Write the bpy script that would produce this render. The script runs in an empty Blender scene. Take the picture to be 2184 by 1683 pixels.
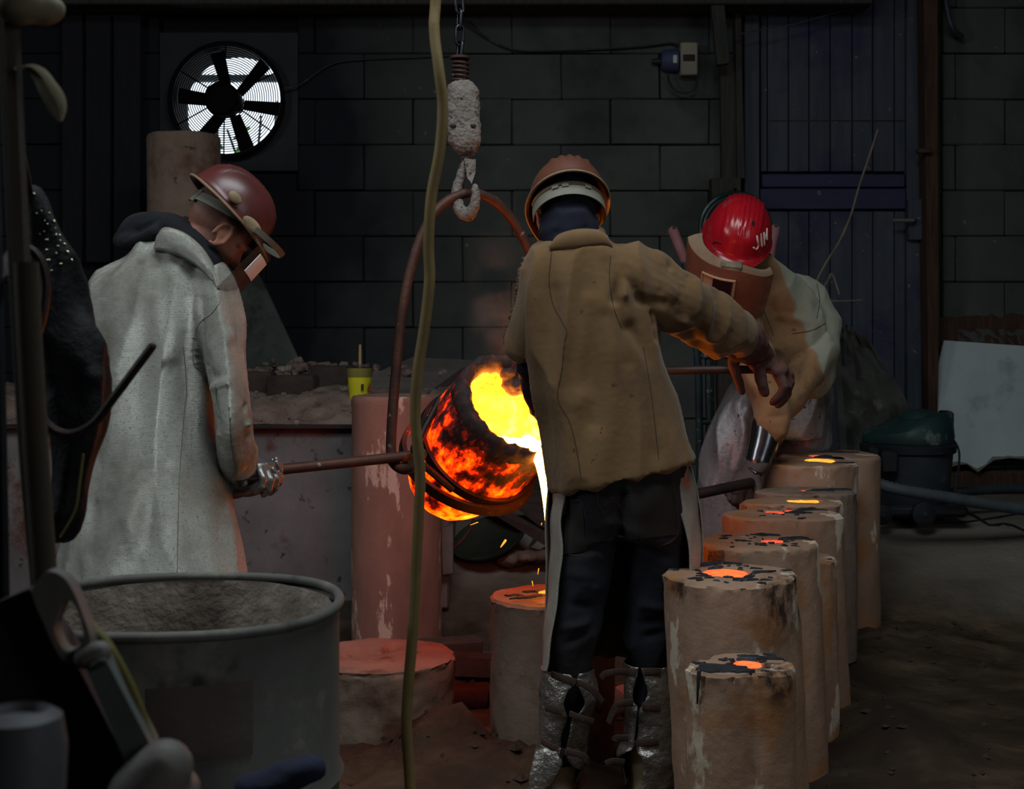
import bpy, bmesh, math, random
import numpy as np
from mathutils import Vector, Matrix, noise
from mathutils.bvhtree import BVHTree

random.seed(7)
PI = math.pi
SC = bpy.context.scene
COL = SC.collection

# ------------------------------------------------------------------ camera, sky, lights, exposure
F, CX, HY, EZ = 2900.0, 1092.0, 710.0, 1.36      # focal length in photo pixels, axis column, eye-level row, eye height
EYE = Vector((0, 0, EZ))


def P(px, py, d):
    """World point that lies at depth d (metres along +Y) on the sight line of photo pixel px, py."""
    return Vector(((px - CX) * d / F, d, EZ - (py - HY) * d / F))


cam_data = bpy.data.cameras.new('camera')
cam = bpy.data.objects.new('camera', cam_data)
COL.objects.link(cam)
cam.location = EYE
cam.rotation_euler = (PI / 2, 0, 0)
cam_data.sensor_width = 36.0
cam_data.lens = 36.0 * F / 2184.0
cam_data.shift_y = -(841.5 - HY) / 2184.0
cam_data.clip_start = 0.05
cam_data.dof.use_dof = True
cam_data.dof.focus_distance = 4.3
cam_data.dof.aperture_fstop = 7.1
SC.camera = cam

SC.view_settings.view_transform = 'Standard'
SC.view_settings.look = 'None'
SC.view_settings.gamma = 1.0
SC.view_settings.use_curve_mapping = False
SC.view_settings.exposure = 0.0
SC.cycles.use_denoising = True
SC.cycles.max_bounces = 6
SC.cycles.diffuse_bounces = 3
SC.cycles.glossy_bounces = 3
SC.cycles.transparent_max_bounces = 8
SC.cycles.sample_clamp_indirect = 12.0
SC.cycles.volume_bounces = 0

world = bpy.data.worlds.new('overcast_sky')
SC.world = world
world.use_nodes = True
world.node_tree.nodes['Background'].inputs[0].default_value = (0.80, 0.90, 1.0, 1)
world.node_tree.nodes['Background'].inputs[1].default_value = 2.1


def area_light(name, loc, target, sx, sy, power, color):
    l = bpy.data.lights.new(name, 'AREA')
    l.shape = 'RECTANGLE'
    l.size, l.size_y = sx, sy
    l.energy = power
    l.color = color
    o = bpy.data.objects.new(name, l)
    COL.objects.link(o)
    o.location = loc
    o.rotation_euler = (Vector(target) - Vector(loc)).to_track_quat('-Z', 'Y').to_euler()
    return o


# daylight through a roof light above the pouring floor and an added fill lamp, unseen, behind the camera at right
area_light('roof_light', (0.1, 2.9, 4.12), (0.0, 3.9, 0.0), 2.4, 1.6, 122, (0.86, 0.95, 1.0))
area_light('side_window_light', (-3.95, 2.3, 3.1), (-.5, 4.1, 1.5), 1.2, 1.0, 46, (0.88, 0.95, 1.0))
area_light('right_fill_light', (3.4, -0.6, 2.3), (0.2, 4.6, 0.9), 1.6, 2.4, 30, (0.92, 0.96, 1.0))


# ------------------------------------------------------------------ helpers: numbers and curves
def lin(c):
    return tuple((v / 255 / 12.92 if v / 255 <= 0.04045 else ((v / 255 + 0.055) / 1.055) ** 2.4) for v in c)


def sstep(t):
    t = max(0.0, min(1.0, t))
    return t * t * (3 - 2 * t)


def spline(pts, n):
    """Catmull-Rom through tuples of any length; n samples per span."""
    pts = [tuple(p) for p in pts]
    q = [pts[0]] + pts + [pts[-1]]
    out = []
    for i in range(1, len(q) - 2):
        for k in range(n):
            t = k / n
            out.append(tuple(0.5 * (2 * b + (c - a) * t + (2 * a - 5 * b + 4 * c - d) * t * t + (3 * b - a - 3 * c + d) * t ** 3)
                             for a, b, c, d in zip(q[i - 1], q[i], q[i + 1], q[i + 2])))
    out.append(pts[-1])
    return out


def pxpath(pts, n=6):
    """Smoothed world path from (px, py, depth) triples."""
    return [P(*p) for p in spline(pts, n)]


def fbm(p, s=1.0, o=3):
    return noise.fractal(Vector(p) * s, 1.0, 2.0, o)


# ------------------------------------------------------------------ helpers: mesh building
class MB:
    def __init__(self):
        self.v, self.f = [], []

    def add(self, vs, fs):
        n = len(self.v)
        self.v += [Vector(p) for p in vs]
        self.f += [tuple(i + n for i in f) for f in fs]
        return self

    def box(self, c, s, rot=None, bevel=0.0, jit=0.0):
        """Box of full size s about c; bevel cuts the edges all round."""
        hx, hy, hz = s[0] / 2, s[1] / 2, s[2] / 2
        b = min(bevel, hx * .9, hy * .9, hz * .9)
        if b <= 0:
            vs = [Vector((x, y, z)) for z in (-hz, hz) for y in (-hy, hy) for x in (-hx, hx)]
            fs = [(0, 2, 3, 1), (4, 5, 7, 6), (0, 1, 5, 4), (2, 6, 7, 3), (0, 4, 6, 2), (1, 3, 7, 5)]
        else:
            vs, idx = [], {}
            for sx in (-1, 1):
                for sy in (-1, 1):
                    for sz in (-1, 1):
                        idx[sx, sy, sz, 0] = len(vs); vs.append(Vector((sx * hx, sy * (hy - b), sz * (hz - b))))
                        idx[sx, sy, sz, 1] = len(vs); vs.append(Vector((sx * (hx - b), sy * hy, sz * (hz - b))))
                        idx[sx, sy, sz, 2] = len(vs); vs.append(Vector((sx * (hx - b), sy * (hy - b), sz * hz)))
            fs = []
            for s_ in (-1, 1):
                fs.append([idx[s_, a, c_, 0] for a, c_ in ((-1, -1), (1, -1), (1, 1), (-1, 1))])
                fs.append([idx[a, s_, c_, 1] for a, c_ in ((-1, -1), (1, -1), (1, 1), (-1, 1))])
                fs.append([idx[a, c_, s_, 2] for a, c_ in ((-1, -1), (1, -1), (1, 1), (-1, 1))])
            for a in (-1, 1):
                for c_ in (-1, 1):
                    fs.append([idx[a, c_, -1, 0], idx[a, c_, 1, 0], idx[a, c_, 1, 1], idx[a, c_, -1, 1]])
                    fs.append([idx[a, -1, c_, 0], idx[a, 1, c_, 0], idx[a, 1, c_, 2], idx[a, -1, c_, 2]])
                    fs.append([idx[-1, a, c_, 1], idx[1, a, c_, 1], idx[1, a, c_, 2], idx[-1, a, c_, 2]])
                    for e in (-1, 1):
                        fs.append([idx[a, c_, e, 0], idx[a, c_, e, 1], idx[a, c_, e, 2]])
        if jit:
            vs = [p + Vector((random.uniform(-jit, jit), random.uniform(-jit, jit), random.uniform(-jit, jit))) for p in vs]
        if rot is not None:
            vs = [rot @ p for p in vs]
        return self.add([p + Vector(c) for p in vs], fs)

    def loft(self, rings, cap=True, close=True):
        m = len(rings[0])
        vs = [p for r in rings for p in r]
        fs = []
        for i in range(len(rings) - 1):
            for j in range(m if close else m - 1):
                k = (j + 1) % m
                fs.append((i * m + j, i * m + k, (i + 1) * m + k, (i + 1) * m + j))
        if cap:
            for r, base in ((rings[0], 0), (rings[-1], (len(rings) - 1) * m)):
                c = sum((Vector(p) for p in r), Vector()) / m
                vs.append(c)
                for j in range(m):
                    fs.append((base + j, base + (j + 1) % m, len(vs) - 1))
        return self.add(vs, fs)

    def tube(self, path, r, seg=10, caps='flat', flat=1.0, ref=None, closed=False):
        path = [Vector(p) for p in path]
        n = len(path)
        rr = list(r) if isinstance(r, (list, tuple)) else [r] * n
        if caps == 'round' and not closed:
            d0 = (path[0] - path[1]).normalized(); d1 = (path[-1] - path[-2]).normalized()
            a0, b0, ra, rb = path[0], path[-1], rr[0], rr[-1]
            pre = [(a0 + d0 * ra * math.sin(t), ra * math.cos(t)) for t in (1.45, 1.05, .55)]
            post = [(b0 + d1 * rb * math.sin(t), rb * math.cos(t)) for t in (.55, 1.05, 1.45)]
            path = [p for p, _ in pre] + path + [p for p, _ in post]
            rr = [q for _, q in pre] + rr + [q for _, q in post]
            n = len(path)
        rings, u = [], None
        for i in range(n):
            if closed:
                t = (path[(i + 1) % n] - path[i - 1])
            else:
                t = path[min(i + 1, n - 1)] - path[max(i - 1, 0)]
            t = t.normalized() if t.length > 1e-9 else Vector((0, 0, 1))
            if ref is not None:
                u = Vector(ref) - t * Vector(ref).dot(t)
            elif u is None:
                u = Vector((0, 0, 1)) if abs(t.z) < .9 else Vector((1, 0, 0))
                u = u - t * u.dot(t)
            else:
                u = u - t * u.dot(t)
            u = u.normalized()
            w = t.cross(u)
            rings.append([path[i] + (u * math.cos(a) + w * (math.sin(a) * flat)) * rr[i]
                          for a in (2 * PI * k / seg for k in range(seg))])
        if closed:
            rings.append(rings[0])
            return self.loft(rings, cap=False)
        return self.loft(rings, cap=caps is not None)

    def ell(self, c, r, rot=None, seg=20, rows=12):
        rings = []
        for i in range(rows + 1):
            a = -PI / 2 + PI * i / rows
            a = max(-PI / 2 + .02, min(PI / 2 - .02, a))
            ring = [Vector((r[0] * math.cos(a) * math.cos(b), r[1] * math.cos(a) * math.sin(b), r[2] * math.sin(a)))
                    for b in (2 * PI * k / seg for k in range(seg))]
            if rot is not None:
                ring = [rot @ p for p in ring]
            rings.append([p + Vector(c) for p in ring])
        return self.loft(rings)

    def lathe(self, prof, c=(0, 0, 0), rot=None, seg=32, cap=True, fn=None):
        """prof: (radius, z) pairs; fn(point) may move each point."""
        rings = []
        for r, z in prof:
            ring = [Vector((r * math.cos(b), r * math.sin(b), z)) for b in (2 * PI * k / seg for k in range(seg))]
            if fn:
                ring = [fn(p) for p in ring]
            if rot is not None:
                ring = [rot @ p for p in ring]
            rings.append([p + Vector(c) for p in ring])
        return self.loft(rings, cap=cap)

    def prism(self, poly, off):
        """Polygon of points, extruded by the vector off."""
        n = len(poly)
        a = [Vector(p) for p in poly]
        b = [p + Vector(off) for p in a]
        fs = [tuple(range(n)), tuple(range(2 * n - 1, n - 1, -1))]
        fs += [(i, (i + 1) % n, n + (i + 1) % n, n + i) for i in range(n)]
        return self.add(a + b, fs)

    def sheet(self, rows, thick, out=None):
        """Open grid of points given thickness along the face normals (or the vector out)."""
        m, n = len(rows[0]), len(rows)
        g = [[Vector(p) for p in r] for r in rows]
        b = []
        for i in range(n):
            for j in range(m):
                du = g[i][min(j + 1, m - 1)] - g[i][max(j - 1, 0)]
                dv = g[min(i + 1, n - 1)][j] - g[max(i - 1, 0)][j]
                nn = du.cross(dv)
                nn = nn.normalized() if nn.length > 1e-12 else Vector((0, 0, 1))
                b.append(g[i][j] + (Vector(out) if out is not None else nn * thick))
        vs = [p for r in g for p in r] + b
        o = n * m
        fs = []
        for i in range(n - 1):
            for j in range(m - 1):
                q = (i * m + j, i * m + j + 1, (i + 1) * m + j + 1, (i + 1) * m + j)
                fs.append(q)
                fs.append(tuple(o + k for k in reversed(q)))
        edge = [(0, j) for j in range(m)] + [(i, m - 1) for i in range(1, n)] + \
               [(n - 1, j) for j in range(m - 2, -1, -1)] + [(i, 0) for i in range(n - 2, 0, -1)]
        ids = [i * m + j for i, j in edge]
        for k in range(len(ids)):
            a, c = ids[k], ids[(k + 1) % len(ids)]
            fs.append((a, o + a, o + c, c))
        return self.add(vs, fs)

    def mesh(self, name='mesh', recalc=True):
        me = bpy.data.meshes.new(name)
        me.from_pydata(self.v, [], self.f)
        if recalc:
            bm = bmesh.new(); bm.from_mesh(me)
            bmesh.ops.recalc_face_normals(bm, faces=bm.faces)
            bm.to_mesh(me); bm.free()
        return me


LOC = {}


def tag(o, label=None, cat=None, group=None, kind=None):
    if label: o['label'] = label
    if cat: o['category'] = cat
    if group: o['group'] = group
    if kind: o['kind'] = kind
    return o


def obj(name, mb, mat, parent=None, label=None, cat=None, group=None, kind=None, smooth=40, origin=None):
    """Link a mesh as one object; its origin is the base of its bounding box (or its parent's place)."""
    me = mb.mesh(name) if isinstance(mb, MB) else mb
    n = len(me.vertices)
    co = np.empty(n * 3); me.vertices.foreach_get('co', co); co = co.reshape(-1, 3)
    if parent is not None:
        loc = np.array(LOC[parent.name])
    elif origin is not None:
        loc = np.array(origin)
    else:
        lo, hi = co.min(0), co.max(0)
        loc = np.array([(lo[0] + hi[0]) / 2, (lo[1] + hi[1]) / 2, lo[2]])
    me.vertices.foreach_set('co', (co - loc).ravel())
    me.update()
    if smooth:
        me.polygons.foreach_set('use_smooth', [True] * len(me.polygons))
        if smooth < 170:
            me.set_sharp_from_angle(angle=math.radians(smooth))
    if mat is not None:
        me.materials.append(mat)
    o = bpy.data.objects.new(name, me)
    COL.objects.link(o)
    if parent is not None:
        o.parent = parent
    else:
        o.location = loc
    LOC[o.name] = tuple(loc)
    return tag(o, label, cat, group, kind)


def empty(name, loc, label, cat, group=None):
    o = bpy.data.objects.new(name, None)
    o.empty_display_size = 0.05
    COL.objects.link(o)
    o.location = loc
    LOC[o.name] = tuple(loc)
    return tag(o, label, cat, group)


def remesh(mb, voxel, smooth=2):
    """Fuse overlapping closed shapes into one continuous skin."""
    ob = bpy.data.objects.new('tmp', mb.mesh('tmp'))
    COL.objects.link(ob)
    m = ob.modifiers.new('r', 'REMESH'); m.mode = 'VOXEL'; m.voxel_size = voxel
    if smooth:
        s = ob.modifiers.new('s', 'SMOOTH'); s.factor = .5; s.iterations = smooth
    dg = bpy.context.evaluated_depsgraph_get()
    me = bpy.data.meshes.new_from_object(ob.evaluated_get(dg))
    old = ob.data
    bpy.data.objects.remove(ob); bpy.data.meshes.remove(old)
    return me


def displace(me, fn):
    """Move every vertex along its normal by fn(position, normal)."""
    n = len(me.vertices)
    co = np.empty(n * 3); me.vertices.foreach_get('co', co); co = co.reshape(-1, 3)
    no = np.empty(n * 3); me.vertices.foreach_get('normal', no); no = no.reshape(-1, 3)
    d = np.array([fn(Vector(c), Vector(k)) for c, k in zip(co, no)])
    me.vertices.foreach_set('co', (co + no * d[:, None]).ravel())
    me.update()
    return me


def seg_dist(p, a, b):
    ab = b - a
    t = max(0.0, min(1.0, (p - a).dot(ab) / max(ab.length_squared, 1e-9)))
    return (p - a - ab * t).length


def cloth(me, amp, sc, seed=0.0, folds=(), fine=0.0):
    """Soft random folds stretched by sc, plus listed creases (a, b, depth, width)."""
    so = Vector((seed, seed * 1.7, seed * .6))

    def fn(c, n):
        q = Vector((c.x * sc[0], c.y * sc[1], c.z * sc[2])) + so
        k = noise.noise(q)
        d = amp * (.75 - 2 * abs(k) * 1.6 + .5 * noise.noise(q * 2.1))
        if fine:
            d += fine * noise.noise(c * 90)
        for a, b, dep, w in folds:
            s = seg_dist(c, a, b)
            if s < 3 * w:
                d += dep * math.exp(-(s / w) ** 2)
        return d
    return displace(me, fn)


def paint(me, name, fn):
    """Per-vertex mask 0..1 from fn(position in mesh axes)."""
    a = me.attributes.new(name, 'FLOAT', 'POINT')
    a.data.foreach_set('value', [max(0.0, min(1.0, fn(v.co))) for v in me.vertices])


def bvh(me):
    return BVHTree.FromPolygons([v.co.copy() for v in me.vertices], [tuple(p.vertices) for p in me.polygons])


def cast(tree, px, py):
    d = (P(px, py, 1.0) - EYE).normalized()
    h = tree.ray_cast(EYE, d)
    return (h[0], h[1]) if h[0] is not None else None


def on_surface(tree, pts, n=6, lift=0.0):
    """Points of a stroke measured in the photo, found on the real surface they lie on."""
    out = []
    for q in spline(pts, n):
        h = cast(tree, *q)
        if h is None:
            d = (P(q[0], q[1], 1.0) - EYE).normalized()
            guess = out[-1] if out else EYE + d * 4
            near = tree.find_nearest(EYE + d * (guess - EYE).length)
            h = (near[0], near[1])
        out.append(h[0] + h[1] * lift)
    return out


def pxloft(mb, rings, seg=28, hem=None, ex=2.3, n=4):
    """Garment trunk from rows (py, left px, right px, depth, half thickness)[, slope]; superelliptic sections."""
    rr = spline([tuple(r) + ((0.0,) if len(r) == 5 else ()) for r in rings], n)
    out = []
    for py, xl, xr, d, hd, sl in rr:
        a = P(xl, py, d); b = P(xr, py, d)
        c = (a + b) / 2; hw = (b - a).length / 2
        ring = []
        for k in range(seg):
            t = 2 * PI * k / seg
            cs, sn = math.cos(t), math.sin(t)
            x = hw * math.copysign(abs(cs) ** (2 / ex), cs)
            y = hd * math.copysign(abs(sn) ** (2 / ex), sn)
            ring.append(c + Vector((x, y, sl * x)))
        out.append(ring)
    return mb.loft(out)


def limb(mb, pts, n=5, seg=14):
    """Tapered limb through (px, py, depth, radius m)."""
    q = spline(pts, n)
    return mb.tube([P(*p[:3]) for p in q], [p[3] for p in q], seg=seg, caps='round')


def frame(fwd, up):
    """Matrix whose columns are side, forward, up."""
    f = Vector(fwd).normalized()
    s = f.cross(Vector(up)).normalized()
    u = s.cross(f)
    return Matrix((s, f, u)).transposed()


# ------------------------------------------------------------------ materials
class WorldCoord:
    def __init__(self, nt):
        self.outputs = {'Object': nt.nodes.new('ShaderNodeNewGeometry').outputs['Position']}


def new_mat(name, geo=False):
    m = bpy.data.materials.new(name); m.use_nodes = True
    nt = m.node_tree
    return m, nt, nt.nodes['Principled BSDF'], (WorldCoord(nt) if geo else nt.nodes.new('ShaderNodeTexCoord'))


def ramp(nt, fac, stops, interp='LINEAR'):
    r = nt.nodes.new('ShaderNodeValToRGB')
    r.color_ramp.interpolation = interp
    while len(r.color_ramp.elements) < len(stops):
        r.color_ramp.elements.new(.5)
    for e, (p, c) in zip(r.color_ramp.elements, stops):
        e.position = p; e.color = (*c, 1) if len(c) == 3 else c
    nt.links.new(fac, r.inputs[0])
    return r.outputs[0]


def nz(nt, tc, scale, detail=5, stretch=(1, 1, 1), rough=.6, off=(0, 0, 0)):
    mp = nt.nodes.new('ShaderNodeMapping')
    mp.inputs['Scale'].default_value = stretch; mp.inputs['Location'].default_value = off
    nt.links.new(tc.outputs['Object'], mp.inputs[0])
    n = nt.nodes.new('ShaderNodeTexNoise')
    n.inputs['Scale'].default_value = scale; n.inputs['Detail'].default_value = detail; n.inputs['Roughness'].default_value = rough
    nt.links.new(mp.outputs[0], n.inputs['Vector'])
    return n.outputs['Fac']


def mix(nt, fac, a, b):
    x = nt.nodes.new('ShaderNodeMix'); x.data_type = 'RGBA'
    for sock, val in ((x.inputs[0], fac), (x.inputs[6], a), (x.inputs[7], b)):
        if isinstance(val, (int, float)): sock.default_value = val
        elif isinstance(val, tuple): sock.default_value = (*val, 1)
        else: nt.links.new(val, sock)
    return x.outputs[2]


def pmat(name, c1, c2=None, scale=6, stretch=(1, 1, 1), rough=.8, metal=0.0, bump=.3, bscale=60, bdist=.004,
         stain=None, st=(.55, .7), stscale=3, ststretch=(1, 1, 1), spot=None, spt=(.62, .66), spscale=30,
         weave=0, spec=.3, sheen=0.0, alpha=1.0, trans=0.0, off=(0, 0, 0), geo=False, left_dark=None, attr=None):
    """Procedural surface: two tones by noise, an optional stain and speckle layer, fine relief."""
    m, nt, b, tc = new_mat(name, geo)
    c1 = lin(c1); c2 = lin(c2) if c2 else tuple(v * .75 for v in c1)
    col = ramp(nt, nz(nt, tc, scale, 6, stretch, off=off), [(.3, c1), (.7, c2)])
    if stain:
        k = ramp(nt, nz(nt, tc, stscale, 7, ststretch, .65, (3.1, 1.2, 5.5)), [(st[0], (0, 0, 0)), (st[1], (1, 1, 1))])
        col = mix(nt, k, col, lin(stain))
    if spot:
        k = ramp(nt, nz(nt, tc, spscale, 3, (1, 1, 1), .5, (7, 2, 1)), [(spt[0], (0, 0, 0)), (spt[1], (1, 1, 1))])
        col = mix(nt, k, col, lin(spot))
    for an, ac in (attr or {}).items():         # tones that belong to one region of the thing (stubble, a sewn yoke)
        at = nt.nodes.new('ShaderNodeAttribute'); at.attribute_name = an
        k = at.outputs['Fac']
        if len(ac) > 3:                            # fourth value: break the region up by noise of that scale
            mm = nt.nodes.new('ShaderNodeMath'); mm.operation = 'MULTIPLY'
            nt.links.new(ramp(nt, nz(nt, tc, ac[3], 7, (1, 1, .6), .68, (2, 9, 4)), [(.40, (0, 0, 0)), (.58, (1, 1, 1))]), mm.inputs[0])
            nt.links.new(k, mm.inputs[1]); k = mm.outputs[0]
        col = mix(nt, k, col, lin(ac[:3]))
    if left_dark:                                      # wall turns darker towards its left end, the edge broken by noise
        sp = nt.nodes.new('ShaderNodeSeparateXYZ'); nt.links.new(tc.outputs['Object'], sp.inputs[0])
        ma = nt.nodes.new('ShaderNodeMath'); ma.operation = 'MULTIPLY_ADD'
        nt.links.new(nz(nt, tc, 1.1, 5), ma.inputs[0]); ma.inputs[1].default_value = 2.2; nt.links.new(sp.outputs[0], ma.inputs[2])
        k = ramp(nt, ma.outputs[0], [(left_dark[1], (0, 0, 0)), (left_dark[2], (1, 1, 1))])
        col = mix(nt, k, lin(left_dark[0]), col)
    nt.links.new(col, b.inputs['Base Color'])
    b.inputs['Roughness'].default_value = rough
    b.inputs['Metallic'].default_value = metal
    b.inputs['Specular IOR Level'].default_value = spec
    if sheen:
        b.inputs['Sheen Weight'].default_value = sheen
    b.inputs['Alpha'].default_value = alpha
    b.inputs['Transmission Weight'].default_value = trans
    if bump:
        h = nz(nt, tc, bscale, 4)
        if weave:
            w = nt.nodes.new('ShaderNodeTexWave'); w.inputs['Scale'].default_value = weave
            w.inputs['Distortion'].default_value = 1.5; w.bands_direction = 'Z'
            nt.links.new(tc.outputs['Object'], w.inputs['Vector'])
            ad = nt.nodes.new('ShaderNodeMath'); ad.operation = 'ADD'
            nt.links.new(h, ad.inputs[0]); nt.links.new(w.outputs['Fac'], ad.inputs[1]); h = ad.outputs[0]
        bp = nt.nodes.new('ShaderNodeBump'); bp.inputs['Strength'].default_value = bump; bp.inputs['Distance'].default_value = bdist
        nt.links.new(h, bp.inputs['Height']); nt.links.new(bp.outputs[0], b.inputs['Normal'])
    return m


def hot(name, stops, scale, strength, rough=.8, detail=6, stretch=(1, 1, 1), axis=None):
    """Material that glows by its own heat: crust and incandescent patches; axis=(lo, hi, add, direction) shifts the heat along the thing."""
    m, nt, b, tc = new_mat(name)
    f = nz(nt, tc, scale, detail, stretch, .62)
    if axis:
        sp = nt.nodes.new('ShaderNodeVectorMath'); sp.operation = 'DOT_PRODUCT'; nt.links.new(tc.outputs['Object'], sp.inputs[0])
        sp.inputs[1].default_value = axis[3] if len(axis) > 3 else (0, 0, 1)
        mr = nt.nodes.new('ShaderNodeMapRange')
        mr.inputs[1].default_value, mr.inputs[2].default_value = axis[0], axis[1]
        mr.inputs[3].default_value, mr.inputs[4].default_value = 0.0, axis[2]
        nt.links.new(sp.outputs['Value'], mr.inputs[0])
        ad = nt.nodes.new('ShaderNodeMath'); ad.operation = 'ADD'
        nt.links.new(f, ad.inputs[0]); nt.links.new(mr.outputs[0], ad.inputs[1]); f = ad.outputs[0]
    col = ramp(nt, f, stops)
    b.inputs['Base Color'].default_value = (.02, .012, .01, 1)
    b.inputs['Roughness'].default_value = rough
    nt.links.new(col, b.inputs['Emission Color'])
    b.inputs['Emission Strength'].default_value = strength
    bp = nt.nodes.new('ShaderNodeBump'); bp.inputs['Strength'].default_value = .5; bp.inputs['Distance'].default_value = .01
    nt.links.new(f, bp.inputs['Height']); nt.links.new(bp.outputs[0], b.inputs['Normal'])
    return m


M = {}
M['block'] = pmat('block', (72, 77, 72), (57, 62, 59), 2.2, rough=.94, bump=.5, bscale=60, stain=(42, 46, 47), st=(.48, .66), stscale=1.2, spot=(96, 99, 90), spt=(.72, .75), spscale=16, geo=True, left_dark=((19, 22, 27), .0, .95))
M['mortar'] = pmat('mortar', (56, 58, 54), (40, 42, 40), 4, rough=.95, geo=True, left_dark=((17, 20, 23), .0, .95))
M['plain_wall'] = pmat('plain_wall', (50, 52, 50), (36, 38, 38), 2, rough=.95)
M['timber'] = pmat('timber', (58, 56, 50), (38, 38, 36), 6, (8, 8, .6), rough=.85, bump=.4)
M['brown_timber'] = pmat('brown_timber', (72, 50, 36), (44, 30, 22), 6, (8, 8, .6), rough=.85, bump=.4)
M['door_paint'] = pmat('door_paint', (60, 66, 74), (45, 51, 60), 3, (6, 6, .5), rough=.75, bump=.3, stain=(40, 41, 66), st=(.52, .64), stscale=1.6, spot=(96, 100, 104), spt=(.69, .73), spscale=26)
M['door_rail'] = pmat('door_rail', (46, 46, 76), (38, 40, 60), 3, (.5, 6, 6), rough=.75, bump=.3, spot=(100, 104, 120), spt=(.7, .74), spscale=18)
M['mould'] = pmat('mould', (156, 127, 105), (124, 96, 77), 2.4, (1, 1, .5), rough=.95, bump=.4, bscale=34, bdist=.006, stain=(186, 171, 150), st=(.575, .61), stscale=6.5, ststretch=(1, 1, .4), attr={'scorch': (58, 40, 28, 26)}, spot=(142, 100, 66), spt=(.57, .66), spscale=5)
M['mould_pink'] = pmat('mould_pink', (146, 108, 94), (112, 78, 67), 3.4, (1, 1, .4), rough=.95, bump=.4, bscale=34, bdist=.005, stain=(186, 158, 142), st=(.57, .60), stscale=7, ststretch=(1, 1, .35))
M['mould_grey'] = pmat('mould_grey', (132, 114, 100), (104, 86, 74), 4, rough=.97, bump=.4, bscale=40, bdist=.007, stain=(92, 66, 50), st=(.54, .66), stscale=4, spot=(68, 54, 45), spt=(.68, .72), spscale=12)
M['patch'] = pmat('patch', (112, 76, 54), (78, 52, 38), 14, rough=.95, bump=.9, bscale=80, bdist=.006)
M['slag'] = pmat('slag', (44, 48, 54), (28, 30, 34), 20, rough=.6, metal=.3, bump=.5, bscale=80, spec=.5)
M['steel_dark'] = pmat('steel_dark', (62, 50, 46), (40, 34, 34), 9, rough=.55, metal=.6, bump=.35, bscale=80)
M['steel_rust'] = pmat('steel_rust', (92, 60, 48), (58, 42, 38), 8, rough=.6, metal=.45, bump=.4, bscale=60, spot=(120, 116, 110), spt=(.68, .72), spscale=40)
M['chain'] = pmat('chain', (70, 72, 76), (44, 46, 50), 20, rough=.35, metal=.9, bump=.3)
M['crusty'] = pmat('crusty', (134, 125, 117), (100, 91, 85), 14, rough=.97, bump=1.0, bscale=110, bdist=.008, spot=(66, 56, 50), spt=(.62, .68), spscale=60)
M['cable'] = pmat('cable', (128, 108, 66), (104, 88, 54), 9, rough=.6, bump=.1)
M['foil_cloth'] = pmat('foil_cloth', (190, 191, 182), (152, 152, 142), 2.6, rough=.46, metal=.38, bump=.55, bscale=230, bdist=.0022, stain=(112, 109, 94), st=(.5, .74), stscale=3.2, spot=(136, 134, 122), spt=(.54, .72), spscale=170, weave=170, spec=.4)
M['foil_legs'] = pmat('foil_legs', (156, 156, 158), (124, 123, 124), 5, rough=.4, metal=.45, bump=.5, bscale=130, bdist=.003, stain=(104, 98, 96), st=(.56, .70), stscale=4, spot=(78, 68, 64), spt=(.66, .70), spscale=46)
M['foil_gaiter'] = pmat('foil_gaiter', (172, 168, 160), (120, 116, 110), 7, rough=.3, metal=.75, bump=1.0, bscale=48, bdist=.008, stain=(66, 60, 54), st=(.58, .72), stscale=7)
M['foil_bright'] = pmat('foil_bright', (118, 120, 124), (92, 94, 98), 5, rough=.24, metal=.95, bump=.05)
M['glove_foil'] = pmat('glove_foil', (150, 148, 144), (112, 108, 106), 9, rough=.36, metal=.7, bump=.6, bscale=120, bdist=.003)
M['suede'] = pmat('suede', (110, 84, 53), (88, 66, 41), 4, (1, 1, .7), rough=.98, bump=.35, bscale=240, bdist=.0015, sheen=.12, stain=(72, 54, 37), st=(.54, .74), stscale=3, spot=(70, 54, 37), spt=(.70, .72), spscale=34)
M['suede_tan'] = pmat('suede_tan', (146, 112, 78), (118, 88, 60), 4, rough=.97, bump=.35, bscale=200, bdist=.002, sheen=.1, stain=(92, 68, 46), st=(.54, .68), stscale=4, attr={'yoke': (132, 134, 118)}, spot=(84, 62, 44), spt=(.70, .73), spscale=20)
M['suede_pale'] = pmat('suede_pale', (142, 142, 126), (118, 118, 104), 5, rough=.96, bump=.35, bscale=200, bdist=.002, stain=(150, 110, 92), st=(.64, .70), stscale=5, spot=(76, 64, 50), spt=(.70, .73), spscale=22)
M['denim'] = pmat('denim', (26, 28, 36), (18, 19, 25), 5, rough=.95, bump=.3, bscale=260, bdist=.0015, stain=(44, 38, 35), st=(.5, .72), stscale=3.2)
M['navy'] = pmat('navy', (24, 26, 42), (17, 18, 30), 6, rough=.95, bump=.3, bscale=220, bdist=.002)
M['black_cloth'] = pmat('black_cloth', (28, 30, 34), (20, 21, 25), 6, rough=.95, bump=.4, bscale=220, bdist=.002)
M['apron_cloth'] = pmat('apron_cloth', (150, 146, 134), (128, 122, 112), 8, rough=.85, bump=.6, bscale=150, bdist=.003, weave=110)
M['leather_red'] = pmat('leather_red', (88, 56, 50), (64, 41, 38), 7, rough=.75, bump=.5, bscale=90, bdist=.003)
M['leather_grey'] = pmat('leather_grey', (92, 78, 74), (66, 56, 54), 8, rough=.75, bump=.5, bscale=90, bdist=.003)
M['strap'] = pmat('strap', (70, 53, 44), (50, 38, 32), 9, rough=.85, bump=.4)
M['boot'] = pmat('boot', (142, 122, 94), (108, 92, 70), 7, rough=.85, bump=.4, stain=(76, 62, 48), st=(.55, .7), stscale=7)
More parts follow.
